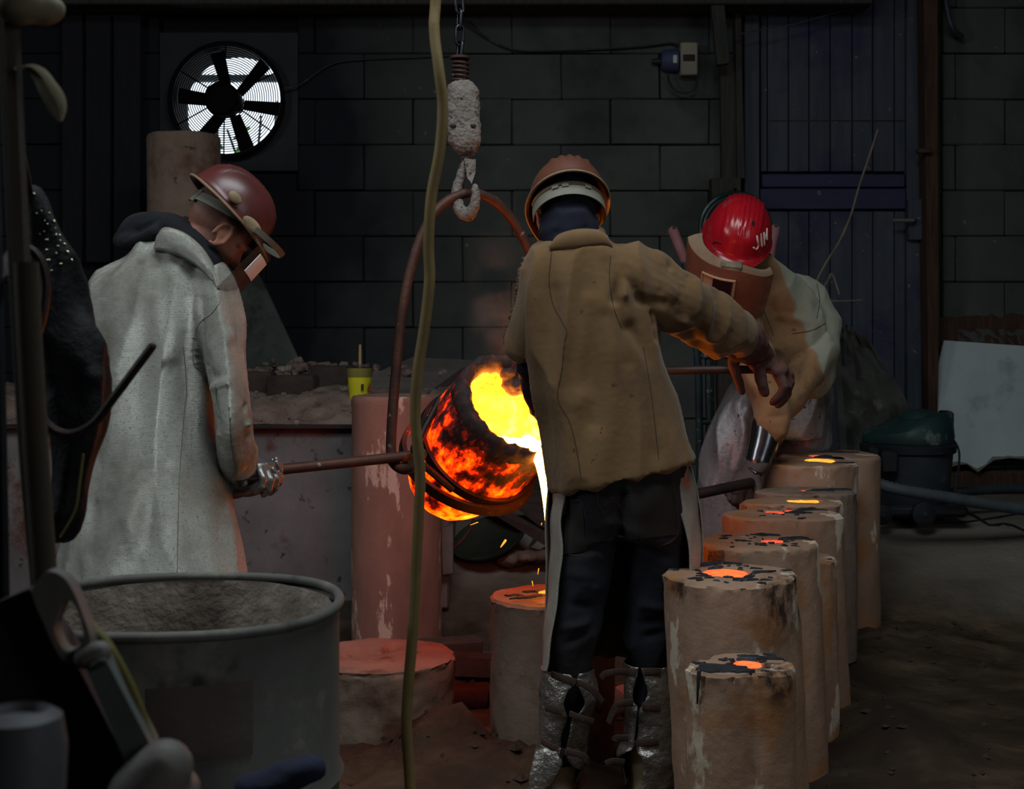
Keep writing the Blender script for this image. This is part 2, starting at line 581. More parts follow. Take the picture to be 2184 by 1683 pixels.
M['skin'] = pmat('skin', (178, 120, 98), (154, 98, 80), 9, rough=.6, bump=.2, bscale=300, bdist=.001, attr={'hair': (84, 60, 54), 'beard': (66, 48, 43)})
M['helmet_brown'] = pmat('helmet_brown', (92, 44, 40), (66, 33, 32), 6, rough=.36, bump=.12, bscale=90, bdist=.002, stain=(124, 90, 70), st=(.58, .72), stscale=6, spec=.5)
M['helmet_rust'] = pmat('helmet_rust', (100, 60, 44), (76, 44, 35), 6, rough=.4, bump=.15, bscale=90, bdist=.002, stain=(126, 98, 78), st=(.58, .74), stscale=7, spec=.5)
M['helmet_red'] = pmat('helmet_red', (176, 22, 34), (140, 16, 28), 5, rough=.26, bump=.15, bscale=80, bdist=.002, stain=(150, 74, 74), st=(.58, .74), stscale=6, spec=.5)
M['helmet_edge'] = pmat('helmet_edge', (150, 128, 98), (114, 96, 74), 14, rough=.7, bump=.4)
M['band'] = pmat('band', (118, 116, 102), (96, 94, 84), 9, rough=.75, bump=.2)
M['visor'] = pmat('visor', (64, 56, 54), (52, 45, 43), 6, rough=.5, bump=.05, alpha=.30)
M['visor_rim'] = pmat('visor_rim', (148, 92, 70), (120, 76, 60), 8, rough=.5, bump=.2)
M['window_reflection'] = pmat('window_reflection', (246, 247, 250), (224, 226, 232), 14, rough=.6, bump=.05, spec=.2)  # clear pane painted white: the sky's reflection is put into its colour
M['fibre'] = pmat('fibre', (142, 92, 70), (116, 74, 58), 5, rough=.6, bump=.3, stain=(166, 138, 112), st=(.58, .72), stscale=4)
M['fibre_dust'] = pmat('fibre_dust', (148, 128, 104), (118, 94, 74), 6, rough=.9, bump=.3)
M['dark_timber'] = pmat('dark_timber', (27, 28, 31), (19, 20, 23), 6, (8, 8, .6), rough=.9, bump=.4)  # near-black tone for the boards left of the fan
M['fibre_frame'] = pmat('fibre_frame', (176, 138, 104), (150, 116, 86), 8, rough=.6, bump=.2)
M['dark_glass'] = pmat('dark_glass', (48, 26, 30), (32, 18, 22), 5, rough=.1, bump=0, spec=.6)
M['white_paint'] = pmat('white_paint', (214, 190, 182), (184, 160, 154), 20, rough=.7, bump=.1)
M['red_dark'] = pmat('red_dark', (112, 24, 30), (92, 20, 26), 20, rough=.6, bump=.1)
M['dust_clip'] = pmat('dust_clip', (132, 126, 104), (88, 84, 70), 40, rough=.95, bump=.8, bscale=150)
M['fan_black'] = pmat('fan_black', (13, 13, 14), (9, 9, 10), 8, rough=.9, bump=.1, spec=.1)
M['fan_plate'] = pmat('fan_plate', (38, 42, 44), (26, 30, 34), 4, rough=.7, metal=.3, bump=.2)
M['board_white'] = pmat('board_white', (176, 186, 186), (154, 164, 166), 2, rough=.9, bump=.3, stain=(132, 138, 136), st=(.56, .7), stscale=2.5)
M['board_edge'] = pmat('board_edge', (132, 122, 108), (104, 96, 84), 12, rough=.95, bump=.6)
M['board_green'] = pmat('board_green', (88, 96, 88), (66, 74, 68), 4, rough=.95, bump=.4, stain=(56, 60, 56), st=(.5, .66), stscale=4)
M['vac_tank'] = pmat('vac_tank', (52, 58, 64), (38, 44, 50), 6, rough=.55, bump=.15, stain=(88, 92, 92), st=(.6, .72), stscale=6)
M['vac_lid'] = pmat('vac_lid', (36, 62, 58), (28, 46, 44), 5, rough=.5, bump=.15, stain=(112, 122, 120), st=(.58, .7), stscale=5)
M['vac_black'] = pmat('vac_black', (32, 34, 38), (24, 26, 28), 6, rough=.6, bump=.15, stain=(72, 74, 74), st=(.6, .7), stscale=6)
M['hose_grey'] = pmat('hose_grey', (78, 86, 90), (60, 68, 72), 8, rough=.6, bump=.2)
M['hose_dark'] = pmat('hose_dark', (44, 54, 58), (34, 42, 46), 8, rough=.55, bump=.2)
M['hose_green'] = pmat('hose_green', (22, 48, 44), (16, 36, 34), 8, rough=.35, bump=.1, spec=.5)
M['grip_pink'] = pmat('grip_pink', (142, 98, 98), (116, 80, 82), 10, rough=.7, bump=.2)
M['truck_green'] = pmat('truck_green', (38, 60, 62), (26, 40, 44), 10, rough=.6, metal=.2, bump=.3, spot=(92, 104, 104), spt=(.66, .7), spscale=30)
M['elec_beige'] = pmat('elec_beige', (136, 130, 112), (112, 108, 94), 5, rough=.7, bump=.1)
M['elec_blue'] = pmat('elec_blue', (54, 66, 92), (42, 52, 74), 5, rough=.6, bump=.1)
M['rubble'] = pmat('rubble', (136, 116, 104), (94, 78, 70), 9, rough=.97, bump=.9, bscale=50, bdist=.01, stain=(160, 146, 134), st=(.6, .7), stscale=7)
M['bench_steel'] = pmat('bench_steel', (118, 114, 112), (90, 86, 85), 3.4, rough=.9, bump=.45, bscale=30, stain=(84, 56, 44), st=(.57, .66), stscale=3.6, spot=(60, 54, 52), spt=(.63, .69), spscale=16)
M['brick_dark'] = pmat('brick_dark', (70, 58, 52), (46, 38, 35), 9, rough=.97, bump=.7, bscale=60)
M['slab'] = pmat('slab', (116, 108, 102), (92, 84, 80), 4, rough=.95, bump=.5)
M['yellow'] = pmat('yellow', (206, 196, 34), (176, 168, 30), 5, rough=.5, bump=.1)
M['yellow_clear'] = pmat('yellow_clear', (136, 132, 66), (104, 100, 52), 7, rough=.3, bump=.1, alpha=.75)
M['wood'] = pmat('wood', (176, 142, 96), (148, 116, 76), 9, (6, 6, .8), rough=.8, bump=.2)
M['label_red'] = pmat('label_red', (150, 52, 34), (124, 42, 30), 8, rough=.6, bump=0)
M['ink'] = pmat('ink', (40, 40, 36), (30, 30, 28), 8, rough=.7, bump=0)
M['basin'] = pmat('basin', (44, 48, 36), (30, 33, 28), 6, rough=.55, bump=.3, stain=(72, 70, 60), st=(.6, .72), stscale=6)
M['basin_grey'] = pmat('basin_grey', (66, 66, 64), (46, 46, 46), 6, rough=.55, bump=.3)
M['sack'] = pmat('sack', (116, 96, 84), (86, 70, 62), 7, rough=.95, bump=.6, bscale=60)
M['tarp'] = pmat('tarp', (62, 62, 54), (42, 44, 42), 5, rough=.8, bump=.5, bscale=40, stain=(84, 82, 72), st=(.58, .66), stscale=7)
M['denim_worn'] = pmat('denim_worn', (42, 37, 34), (30, 28, 28), 6, rough=.95, bump=.3, bscale=240, bdist=.0015)
M['plank_dark'] = pmat('plank_dark', (66, 54, 48), (44, 36, 34), 6, (.7, 6, 6), rough=.85, bump=.5)
M['drum'] = pmat('drum', (94, 95, 90), (66, 66, 62), 2.2, (1, 1, .6), rough=.75, metal=.1, bump=.3, bscale=26, stain=(116, 112, 102), st=(.54, .66), stscale=4.2, spot=(48, 48, 46), spt=(.62, .70), spscale=8)
M['drum_in'] = pmat('drum_in', (158, 148, 136), (84, 74, 66), 7, (1, 1, .5), rough=.98, bump=.6, bscale=18, bdist=.02)
M['drum_label'] = pmat('drum_label', (92, 84, 78), (76, 68, 64), 6, rough=.85, bump=.3)
M['post_grey'] = pmat('post_grey', (66, 60, 52), (50, 46, 40), 5, (2, 2, .5), rough=.85, bump=.2)
M['post_olive'] = pmat('post_olive', (60, 53, 38), (46, 41, 30), 5, rough=.8, bump=.2)
M['leaf_pale'] = pmat('leaf_pale', (112, 106, 82), (90, 84, 66), 7, rough=.8, bump=.2)
M['leather_black'] = pmat('leather_black', (16, 18, 22), (11, 12, 14), 6, rough=.75, bump=.5, bscale=26, bdist=.014, spec=.2)
M['glint'] = pmat('glint', (220, 214, 180), (170, 164, 140), 30, rough=.22, metal=1.0, bump=.1)
M['machine'] = pmat('machine', (40, 38, 42), (30, 30, 33), 5, rough=.7, bump=.2)
M['machine_pale'] = pmat('machine_pale', (104, 98, 92), (82, 80, 78), 6, rough=.6, bump=.2)
M['machine_bar'] = pmat('machine_bar', (100, 104, 102), (80, 84, 84), 6, rough=.5, metal=.2, bump=.15)
M['hose_yellow'] = pmat('hose_yellow', (100, 94, 40), (80, 76, 32), 7, rough=.6, bump=.15)
M['navy_rag'] = pmat('navy_rag', (30, 34, 56), (20, 24, 40), 7, rough=.9, bump=.4)
M['cup'] = pmat('cup', (74, 76, 78), (54, 56, 60), 6, rough=.6, bump=.2)
M['twig'] = pmat('twig', (128, 118, 98), (96, 88, 74), 12, rough=.9, bump=.3)
M['clod'] = pmat('clod', (66, 52, 40), (42, 34, 28), 12, rough=1.0, bump=.9, bscale=50, bdist=.01)
M['foliage'] = pmat('foliage', (92, 140, 60), (46, 84, 44), 4, rough=.8, bump=.1)
M['tree_dark'] = pmat('tree_dark', (46, 50, 50), (32, 36, 38), 4, rough=.9, bump=.2)

_ax = Vector((.50, -.62, .60)).normalized()
_q = _ax.to_track_quat('Z', 'Y').to_matrix()
HOTDIR = tuple(_q.inverted() @ (Vector((0, 0, -1)) + _ax * _ax.z).normalized())
RED, ORG, YEL, WHT = (.55, .02, .002), (1.0, .14, .008), (1.0, .42, .03), (1.0, .78, .25)
M['hot_shell'] = hot('hot_shell', [(.29, (.0003, .00005, .00003)), (.38, (.014, .0004, .00003)), (.44, (.18, .0046, .0001)), (.51, (.6, .019, .0002)), (.59, (1.0, .038, .0006)), (.70, (1.0, .08, .003))], 15, 15, detail=10, stretch=(1, 1, .6), axis=(-.40, -.04, -.20))
M['hot_inside'] = hot('hot_inside', [(.26, (.06, .002, .0001)), (.36, (.8, .02, .0002)), (.46, (1.0, .09, .0008)), (.60, (1.0, .20, .003)), (.80, (1.0, .28, .025))], 13, 22, detail=8, axis=(-.16, .16, .34, HOTDIR))
M['hot_metal'] = hot('hot_metal', [(.25, (1.0, .26, .02)), (.6, (1.0, .32, .05))], 7, 40)
M['hot_stream'] = hot('hot_stream', [(.2, (1.0, .28, .02)), (.7, (1.0, .32, .04))], 5, 45)
M['hot_rim'] = hot('hot_rim', [(.56, (.003, .0015, .0015)), (.70, (.04, .003, .001)), (.80, (.5, .02, .001))], 26, 2.0, detail=8)
M['pool_yellow'] = hot('pool_yellow', [(.3, (1.0, .20, .010)), (.6, (1.0, .44, .04))], 30, 1.6)
M['pool_orange'] = hot('pool_orange', [(.3, (1.0, .085, .012)), (.6, (1.0, .18, .035))], 34, 1.35)
M['pool_red'] = hot('pool_red', [(.3, (.8, .04, .016)), (.6, (1.0, .11, .05))], 34, 1.15)

# ------------------------------------------------------------------ the room
WX, WY0, WY1, WZ = 4.2, -1.6, 8.3, 4.2
MOUNDS = [(-.60, 4.20, .06, .20), (-.22, 4.25, .14, .17), (-.20, 4.05, .08, .30), (-.95, 4.15, .06, .3), (.10, 4.02, .10, .22), (1.17, 5.35, .13, .20),
          (1.30, 4.35, .10, .22), (1.30, 4.72, .08, .2), (-.30, 5.35, .07, .35), (-.05, 5.2, .06, .3), (1.55, 5.75, .04, .3), (1.2, 3.6, .05, .35),
          (.55, 5.0, .06, .4), (-.5, 3.6, .04, .5), (1.7, 6.0, .05, .4)]


def gz(x, y):
    """Height of the ground: sunken dirt pit in front, concrete slab behind."""
    t = sstep((y - 6.0) / 1.0)
    z = .4 * t
    rough = 1 - t * .85
    z += rough * (.018 * fbm((x, y, 3), 2.2, 4) + .012 * fbm((x, y, 9), 9, 3))
    for mx, my, h, w in MOUNDS:
        d2 = ((x - mx) ** 2 + (y - my) ** 2) / (w * w)
        if d2 < 6:
            z += h * math.exp(-d2 * 1.3) * (1 + .35 * fbm((x, y, 5), 12, 3))
    return z


def floor_material():
    m, nt, b, tc = new_mat('ground')
    sp = nt.nodes.new('ShaderNodeSeparateXYZ'); nt.links.new(tc.outputs['Object'], sp.inputs[0])
    n = nz(nt, tc, 1.4, 6)
    ad = nt.nodes.new('ShaderNodeMath'); ad.operation = 'MULTIPLY_ADD'
    nt.links.new(n, ad.inputs[0]); ad.inputs[1].default_value = 1.3; nt.links.new(sp.outputs[1], ad.inputs[2])
    off = FLOOR_ORIGIN[1]
    k = nt.nodes.new('ShaderNodeMapRange'); k.inputs[1].default_value = 6.75 - off; k.inputs[2].default_value = 7.25 - off
    nt.links.new(ad.outputs[0], k.inputs[0])
    dirt = ramp(nt, nz(nt, tc, 3.2, 8, (.8, 1.6, 1), .68), [(.32, lin((44, 34, 26))), (.5, lin((74, 60, 46))), (.68, lin((106, 88, 70)))])
    wet = ramp(nt, nz(nt, tc, 1.1, 4, off=(4, 1, 0)), [(.42, (0, 0, 0)), (.62, (1, 1, 1))])
    dirt = mix(nt, wet, dirt, lin((48, 38, 30)))
    conc = ramp(nt, nz(nt, tc, 3.0, 7, (.6, 1.6, 1), .6), [(.3, lin((100, 94, 84))), (.7, lin((130, 122, 110)))])
    nt.links.new(mix(nt, k.outputs[0], dirt, conc), b.inputs['Base Color'])
    b.inputs['Roughness'].default_value = .95
    b.inputs['Specular IOR Level'].default_value = .15
    bp = nt.nodes.new('ShaderNodeBump'); bp.inputs['Strength'].default_value = .9; bp.inputs['Distance'].default_value = .02
    nt.links.new(nz(nt, tc, 22, 7, rough=.7), bp.inputs['Height']); nt.links.new(bp.outputs[0], b.inputs['Normal'])
    return m


FLOOR_ORIGIN = (0, 3.35, 0)
g = MB()
xs = np.linspace(-WX, WX, 190); ys = np.linspace(WY0, WY1 + .1, 226)
g.add([(x, y, gz(x, y)) for y in ys for x in xs],
      [(j * 190 + i, j * 190 + i + 1, (j + 1) * 190 + i + 1, (j + 1) * 190 + i) for j in range(225) for i in range(189)])
obj('floor', g, floor_material(), kind='structure', smooth=180, origin=FLOOR_ORIGIN)

# clods of dirt lying about the pit: too many to count, one object
g = MB()
for i in range(620):
    if i < 420:
        x, y = random.uniform(-1.3, 2.2), random.uniform(3.2, 6.1)
    else:
        mx, my, h, w = random.choice(MOUNDS)
        x, y = random.gauss(mx, w * .8), random.gauss(my, w * .8)
    r = random.choice((.006, .008, .01, .014, .02)) * random.uniform(.7, 1.3)
    z = gz(x, y)
    vs = [Vector((0, 0, 1)), Vector((1, 0, 0)), Vector((.2, 1, 0)), Vector((-1, .2, 0)), Vector((0, -1, .1)), Vector((0, 0, -.6))]
    vs = [Vector((x, y, z)) + Vector((v.x * random.uniform(.7, 1.4), v.y * random.uniform(.7, 1.4), v.z * random.uniform(.5, 1))) * r for v in vs]
    g.add(vs, [(0, 1, 2), (0, 2, 3), (0, 3, 4), (0, 4, 1), (5, 2, 1), (5, 3, 2), (5, 4, 3), (5, 1, 4)])
obj('dirt_clods', g, M['clod'], kind='stuff', label='crumbs of dark earth scattered over the pit floor', cat='dirt')

obj('ceiling', MB().box((0, 3.4, WZ + .06), (2 * WX + .4, 10.4, .12)), M['plain_wall'], kind='structure')
obj('wall_left', MB().box((-WX - .1, 3.4, 2.1), (.2, 10.4, 4.3)), M['plain_wall'], kind='structure')
obj('wall_right', MB().box((WX + .1, 3.4, 2.1), (.2, 10.4, 4.3)), M['plain_wall'], kind='structure')
obj('wall_front', MB().box((0, WY0 - .1, 2.1), (2 * WX + .2, .2, 4.3)), M['plain_wall'], kind='structure')

# back wall: mortar bed with every concrete block on it, left open for the fan and the door
FX, FZ, FR = -1.722, 2.766, .335                 # fan axis and radius
FH = .42                                          # half side of the fan's mounting plate
DX0, DX1, DZ1 = 1.36, 2.62, 3.95                  # door opening
wall = MB()
wall.box(((-WX + FX - FH) / 2, 8.4, 2.2), (FX - FH + WX, .16, 4.2))
wall.box(((FX + FH + WX) / 2, 8.4, 2.2), (WX - FX - FH, .16, 4.2))
wall.box((FX, 8.4, (FZ - FH) / 2), (2 * FH, .16, FZ - FH))
wall.box((FX, 8.4, (4.3 + FZ + FH) / 2), (2 * FH, .16, 4.3 - FZ - FH))
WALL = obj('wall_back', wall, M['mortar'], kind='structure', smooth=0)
LOCW = LOC[WALL.name]
ch, bl, jt = .278, .60, .0055
variants = []
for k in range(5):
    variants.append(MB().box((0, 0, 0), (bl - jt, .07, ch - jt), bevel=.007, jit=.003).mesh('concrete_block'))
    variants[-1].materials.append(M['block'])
row, z = 0, .28
while z < 4.1:
    x = -WX - (row % 2) * bl / 2
    while x < WX:
        spans = [(max(x, -WX), min(x + bl, WX))]
        zc = z + ch / 2
        holes = []
        if FZ - FH < z + ch and z < FZ + FH: holes.append((FX - FH, FX + FH))
        if z < DZ1: holes.append((DX0, DX1))
        for h0, h1 in holes:
            spans = [q for s0, s1 in spans for q in ((s0, min(s1, h0)), (max(s0, h1), s1)) if q[1] - q[0] > .05]
        for s0, s1 in spans:
            if s1 - s0 > bl - .001:
                me = random.choice(variants)
            else:
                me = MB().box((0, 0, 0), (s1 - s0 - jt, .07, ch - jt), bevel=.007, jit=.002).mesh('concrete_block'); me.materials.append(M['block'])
            o = bpy.data.objects.new('concrete_block', me); COL.objects.link(o)
            o.parent = WALL
            o.location = Vector(((s0 + s1) / 2, 8.3 + random.uniform(-.006, .012), zc)) - Vector(LOCW)
        x += bl
    z += ch; row += 1

obj('trim_1', MB().box((-.6, 8.02, 3.40), (5.4, .24, .26), bevel=.01), M['timber'], kind='structure')            # roof plate beam over the fan
obj('trim_2', MB().prism([P(1518, 380, 8.1), P(1580, 380, 8.1), P(1586, 1075, 8.1), P(1540, 1075, 8.1)], (0, .12, 0)), M['timber'], kind='structure', smooth=0)
obj('trim_3', MB().prism([P(1565, -160, 8.12), P(1576, -160, 8.12), P(1588, 380, 8.12), P(1573, 380, 8.12)], (0, .1, 0)).prism([P(1536, 135, 8.16), P(1566, 135, 8.16), P(1574, 380, 8.16), P(1540, 380, 8.16)], (0, .06, 0)), M['timber'], kind='structure', smooth=0)
obj('trim_4', MB().prism([P(1512, -40, 7.9), P(1540, -40, 7.9), P(1556, 134, 7.98), P(1530, 138, 7.98)], (0, .06, 0)), M['timber'], kind='structure', smooth=0)
obj('trim_5', MB().prism([P(1968, -160, 8.06), P(1999, -160, 8.06), P(2002, 760, 8.06), P(1996, 1062, 8.06), P(1983, 1062, 8.06)], (0, .2, 0)), M['brown_timber'], kind='structure', smooth=0)
obj('trim_6', MB().box((3.2, 8.16, .46), (1.55, .2, .16), bevel=.015), M['brown_timber'], kind='structure')       # kerb under the white sheet
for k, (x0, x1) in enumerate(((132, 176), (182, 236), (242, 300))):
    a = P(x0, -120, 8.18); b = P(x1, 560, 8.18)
    obj('trim_%d' % (7 + k), MB().box(((a.x + b.x) / 2, 8.2, (a.z + b.z) / 2), (b.x - a.x, .05, a.z - b.z), bevel=.006), M['dark_timber'], kind='structure')

rnd_ = random.Random(21)
g = MB(); rows = []
for j in range(9):
    rows.append([P(2000 + 290 * i / 30, 678 + 66 * j / 8 + (10 * fbm((i * .4, 0, 1), 1, 3) - 14 * i / 30 if j == 0 else 0), 8.262 - .02 * abs(fbm((i * .5, j * .5, 3), 1, 3))) for i in range(31)])
obj('trim_10', MB().sheet(rows, .02), M['brown_timber'], kind='structure', smooth=70)     # rough brown render above the white sheet

# ---- plank door
door = MB().box(((DX0 + DX1) / 2, 8.36, 2.2), (DX1 - DX0, .05, 3.7))
DOOR = obj('door_1', door, M['door_paint'], kind='structure', smooth=0)


def dbox(x0, y0, x1, y1, d, th, mat, name):
    a, b = P(x0, y0, d), P(x1, y1, d)
    return obj(name, MB().box(((a.x + b.x) / 2, d + th / 2, (a.z + b.z) / 2), (abs(b.x - a.x), th, abs(a.z - b.z)), bevel=.005), mat, DOOR)


edges = [1622, 1637, 1682, 1726, 1771, 1818, 1862, 1908, 1932]
for i in range(len(edges) - 1):
    dbox(edges[i] + .8, -190, edges[i + 1] - .8, 366, 8.24, .05, M['door_paint'], 'plank')
for i in range(1, len(edges) - 1):
    dbox(edges[i] + .8, 450, edges[i + 1] - .8, 1035, 8.24, .05, M['door_paint'], 'plank')
dbox(1588, -190, 1620, 1045, 8.20, .08, M['door_paint'], 'stile')
dbox(1934, -190, 1970, 1045, 8.20, .08, M['door_paint'], 'stile')
dbox(1626, 371, 1930, 399, 8.20, .08, M['door_rail'], 'rail')
dbox(1622, 402, 1932, 446, 8.205, .075, M['door_rail'], 'rail')
dbox(1938, 424, 1972, 512, 8.15, .05, M['door_paint'], 'lock_plate')
dbox(1958, 316, 1988, 326, 8.0, .05, M['brown_timber'], 'latch')
obj('handle', MB().tube([P(1952, 470, 8.14), P(1948, 470, 8.09), P(1908, 470, 8.09)], .011, caps='round'), M['machine_pale'], DOOR)
dbox(1640, 256, 1930, 259, 8.235, .01, M['timber'], 'crack_strip')

# ---- extractor fan in the wall
def torus(c, R, r, seg=48, k=8, axis='y'):
    pts = [Vector((c[0] + R * math.cos(a), c[1], c[2] + R * math.sin(a))) for a in (2 * PI * i / seg for i in range(seg))]
    return pts


fan = empty('extractor_fan', (FX, 8.3, FZ - FH), 'black round extractor fan with six blades and wire guard set high in the wall', 'fan')
pl = MB(); n = 64
inner = [Vector((FX + FR * math.cos(2 * PI * i / n), 8.27, FZ + FR * math.sin(2 * PI * i / n))) for i in range(n)]
outer = []
for i in range(n):
    c, s = math.cos(2 * PI * i / n), math.sin(2 * PI * i / n); k = FH / max(abs(c), abs(s))
    outer.append(Vector((FX + k * c, 8.27, FZ + k * s)))
off = Vector((0, .05, 0))
pl.loft([[p + off for p in outer], outer, inner, [p + off for p in inner]], cap=False)
obj('mounting_plate', pl, M['fan_plate'], fan, smooth=30)
duct = MB().loft([[Vector((FX + r * math.cos(2 * PI * i / n), y, FZ + r * math.sin(2 * PI * i / n))) for i in range(n)]
                  for r, y in ((FR - .004, 8.2), (FR - .004, 8.58), (FR + .008, 8.58), (FR + .008, 8.2), (FR - .004, 8.2))], cap=False)
obj('duct', duct, M['fan_black'], fan)
obj('rim', MB().tube(torus((FX, 8.19, FZ), FR + .005, .014), .014, seg=8, closed=True), M['fan_black'], fan)
for i in range(17):
    r = .105 + i * (FR - .115) / 16.5
    obj('guard_wire', MB().tube(torus((FX, 8.16 - .02 * math.cos(i / 17 * 1.5), FZ), r, 0, seg=44), .0034, seg=4, closed=True), M['fan_black'], fan)
for a in (28, 148, 208, 268, 325, 90):
    ca, sa = math.cos(math.radians(a)), math.sin(math.radians(a))
    obj('guard_rod', MB().tube([Vector((FX + ca * .08, 8.15, FZ + sa * .08)), Vector((FX + ca * FR, 8.18, FZ + sa * FR))], .0045, seg=6), M['fan_black'], fan)
HX, HZ = FX - .035, FZ + .012
obj('motor', MB().lathe([(.0, -.02), (.09, -.02), (.104, 0), (.104, .12), (.07, .17), (0, .17)], (HX, 8.22, HZ), Matrix.Rotation(PI / 2, 3, 'X') @ Matrix.Scale(-1, 3, (0, 0, 1)), seg=32), M['fan_black'], fan)
obj('terminal_box', MB().box((FX + .03, 8.3, FZ - .01), (.09, .10, .10), bevel=.012), M['fan_plate'], fan)
for a in (105, 49, -7, -70, -128, 172):
    ar = math.radians(a); u = Vector((math.cos(ar), 0, math.sin(ar))); w = Vector((-math.sin(ar), 0, math.cos(ar)))
    rows = []
    for k in range(6):
        t = k / 5; rr = .08 + t * (FR - .095); wd = .036 + .012 * t; tw = .55 - .25 * t
        rows.append([Vector((FX, 8.32, FZ)) + u * rr + w * (s * wd * math.cos(tw)) + Vector((0, s * wd * math.sin(tw), 0)) for s in (-1, -.3, .3, 1)])
    obj('blade', MB().sheet(rows, .006), M['fan_black'], fan)

# outside, seen through the fan: a cross rail of the neighbouring shed and a tree
shed = empty('shed', (-2.6, 11.2, 0), 'grey shed frame with a crossbar outside, behind the extractor fan', 'shed')
obj('crossbar', MB().box((-2.0, 11.2, 3.455), (1.5, .1, .05), bevel=.01), M['tree_dark'], shed)
obj('post', MB().box((-2.72, 11.25, 2.0), (.07, .08, 4.4), bevel=.01), M['tree_dark'], shed)
obj('post', MB().box((-1.2, 11.25, 2.0), (.07, .08, 4.4), bevel=.01), M['tree_dark'], shed)
tree = empty('tree', (-2.2, 12.0, 0), 'tree with small green leaves outside, low in the opening of the extractor fan', 'tree')
g = MB()
for i in range(12):
    x = random.uniform(-3.0, -1.6)
    g.tube([Vector((x, 12.0, 0)), Vector((x + random.uniform(-.2, .2), 12, 2)), Vector((x + random.uniform(-.4, .4), 12, 3.2 + random.uniform(-.2, .5)))], [.03, .022, .01], seg=5)
obj('trunk', g, M['tree_dark'], tree)
g = MB()
for i in range(150):
    c = Vector((random.uniform(-3.1, -1.5), random.uniform(11.8, 12.2), random.uniform(2.3, 3.15)))
    u = Vector((random.uniform(-1, 1), random.uniform(-1, 1), random.uniform(-1, 1))).normalized() * .045
    w = u.cross(Vector((0, 1, .3))).normalized() * .02
    g.add([c - u, c + w, c + u, c - w], [(0, 1, 2, 3)])
obj('leaves', g, M['foliage'], tree, kind='stuff', smooth=0)

# ---- electrical gear between the fan and the door
iso = empty('isolator_switch', P(1450, 165, 8.25), 'beige switch box with a blue socket on the wall beside the door post', 'switch')
a, b = P(1450, 92, 8.2), P(1487, 162, 8.2)
obj('box', MB().box(((a.x + b.x) / 2, 8.22, (a.z + b.z) / 2), (b.x - a.x, .11, a.z - b.z), bevel=.008), M['elec_beige'], iso)
a, b = P(1457, 116, 8.16), P(1482, 130, 8.16)
obj('window', MB().box(((a.x + b.x) / 2, 8.163, (a.z + b.z) / 2), (b.x - a.x, .012, a.z - b.z), bevel=.002), M['dark_glass'], iso)
obj('socket', MB().lathe([(0, 0), (.05, 0), (.066, .02), (.07, .06), (.07, .10), (0, .10)], P(1410, 130, 8.23), Matrix.Rotation(PI / 2, 3, 'Y'), seg=20), M['elec_blue'], iso)
obj('plug', MB().lathe([(0, 0), (.016, 0), (.02, .05), (.02, .06), (0, .06)], P(1391, 131, 8.23), Matrix.Rotation(PI / 2, 3, 'Y'), seg=12), M['vac_black'], iso)
a = P(1440, 126, 8.158)
obj('sticker', MB().box(a, (.024, .004, .048), bevel=.001), M['board_white'], iso)
obj('cable', MB().tube(pxpath([(1424, 160, 8.2), (1430, 180, 8.18), (1443, 194, 8.18), (1464, 198, 8.18), (1482, 188, 8.18), (1487, 164, 8.2)]), .006, seg=6), M['vac_black'], iso)
tag(obj('wall_wire', MB().tube(pxpath([(985, 40, 8.2), (1040, 82, 8.24), (1100, 107, 8.24), (1200, 108, 8.24), (1300, 104, 8.24), (1380, 98, 8.24), (1430, 92, 8.24), (1450, 98, 8.22)]), .006, seg=6), M['vac_black']),
    'thin black wire running along the block wall to the beige switch box', 'wire')
tag(obj('wall_wire', MB().tube(pxpath([(600, 190, 8.2), (640, 180, 8.22), (700, 140, 8.24), (760, 128, 8.24), (900, 122, 8.24), (985, 118, 8.24)]), .005, seg=6), M['vac_black']),
    'thin black wire leaving the extractor fan across the wall', 'wire')
tag(obj('pale_line', MB().tube([P(1568, 74, 8.0), P(1700, 50, 8.05), P(1830, 14, 8.1)], .004, seg=5), M['post_grey']), 'thin pale line strung across the top of the plank door', 'line')
tag(obj('hose_end', MB().tube(pxpath([(2012, -60, 8.15), (2020, 20, 8.15), (2032, 60, 8.15), (2052, 80, 8.2)]), .018, seg=8), M['hose_dark']), 'short grey hose hanging at the top of the wall right of the door', 'hose')
tag(obj('hose_coil', MB().tube([P(1568 + 73 * math.cos(t), 486 - 73 * math.sin(t), 7.95 + .01 * math.sin(5 * t)) for t in (2 * PI * i / 40 for i in range(40))], .017, seg=8, closed=True)
        .tube([P(1568 + 66 * math.cos(t), 489 - 68 * math.sin(t), 7.9) for t in (2 * PI * i / 40 for i in range(40))], .014, seg=8, closed=True), M['hose_green']),
    'dark green coiled hose hanging on the door post behind the red helmet', 'hose')
tag(obj('wall_peg', MB().tube([P(1568, 404, 8.12), P(1568, 404, 7.94), P(1568, 399, 7.92)], .008, seg=8, caps='round'), M['steel_rust']), 'small iron peg holding the green coiled hose on the door post', 'peg')
tag(obj('twig', MB().tube(pxpath([(1872, 277, 7.95), (1855, 330, 7.9), (1832, 398, 7.9), (1815, 458, 7.85), (1790, 515, 7.85), (1762, 560, 7.8), (1738, 608, 7.8), (1722, 660, 7.8), (1700, 800, 7.7), (1690, 1072, 7.6)]), .0065, seg=6), M['twig']),
    'long thin pale twig leaning against the plank door', 'twig')
tag(obj('twig', MB().tube(pxpath([(1730, 655, 7.8), (1765, 600, 7.7), (1775, 585, 7.7), (1790, 628, 7.7)]), .006, seg=6).tube(pxpath([(1735, 640, 7.8), (1790, 642, 7.7), (1840, 640, 7.7)]), .004, seg=5), M['twig']),
    'short forked twig behind the shoulder of the bent person in the red helmet', 'twig')

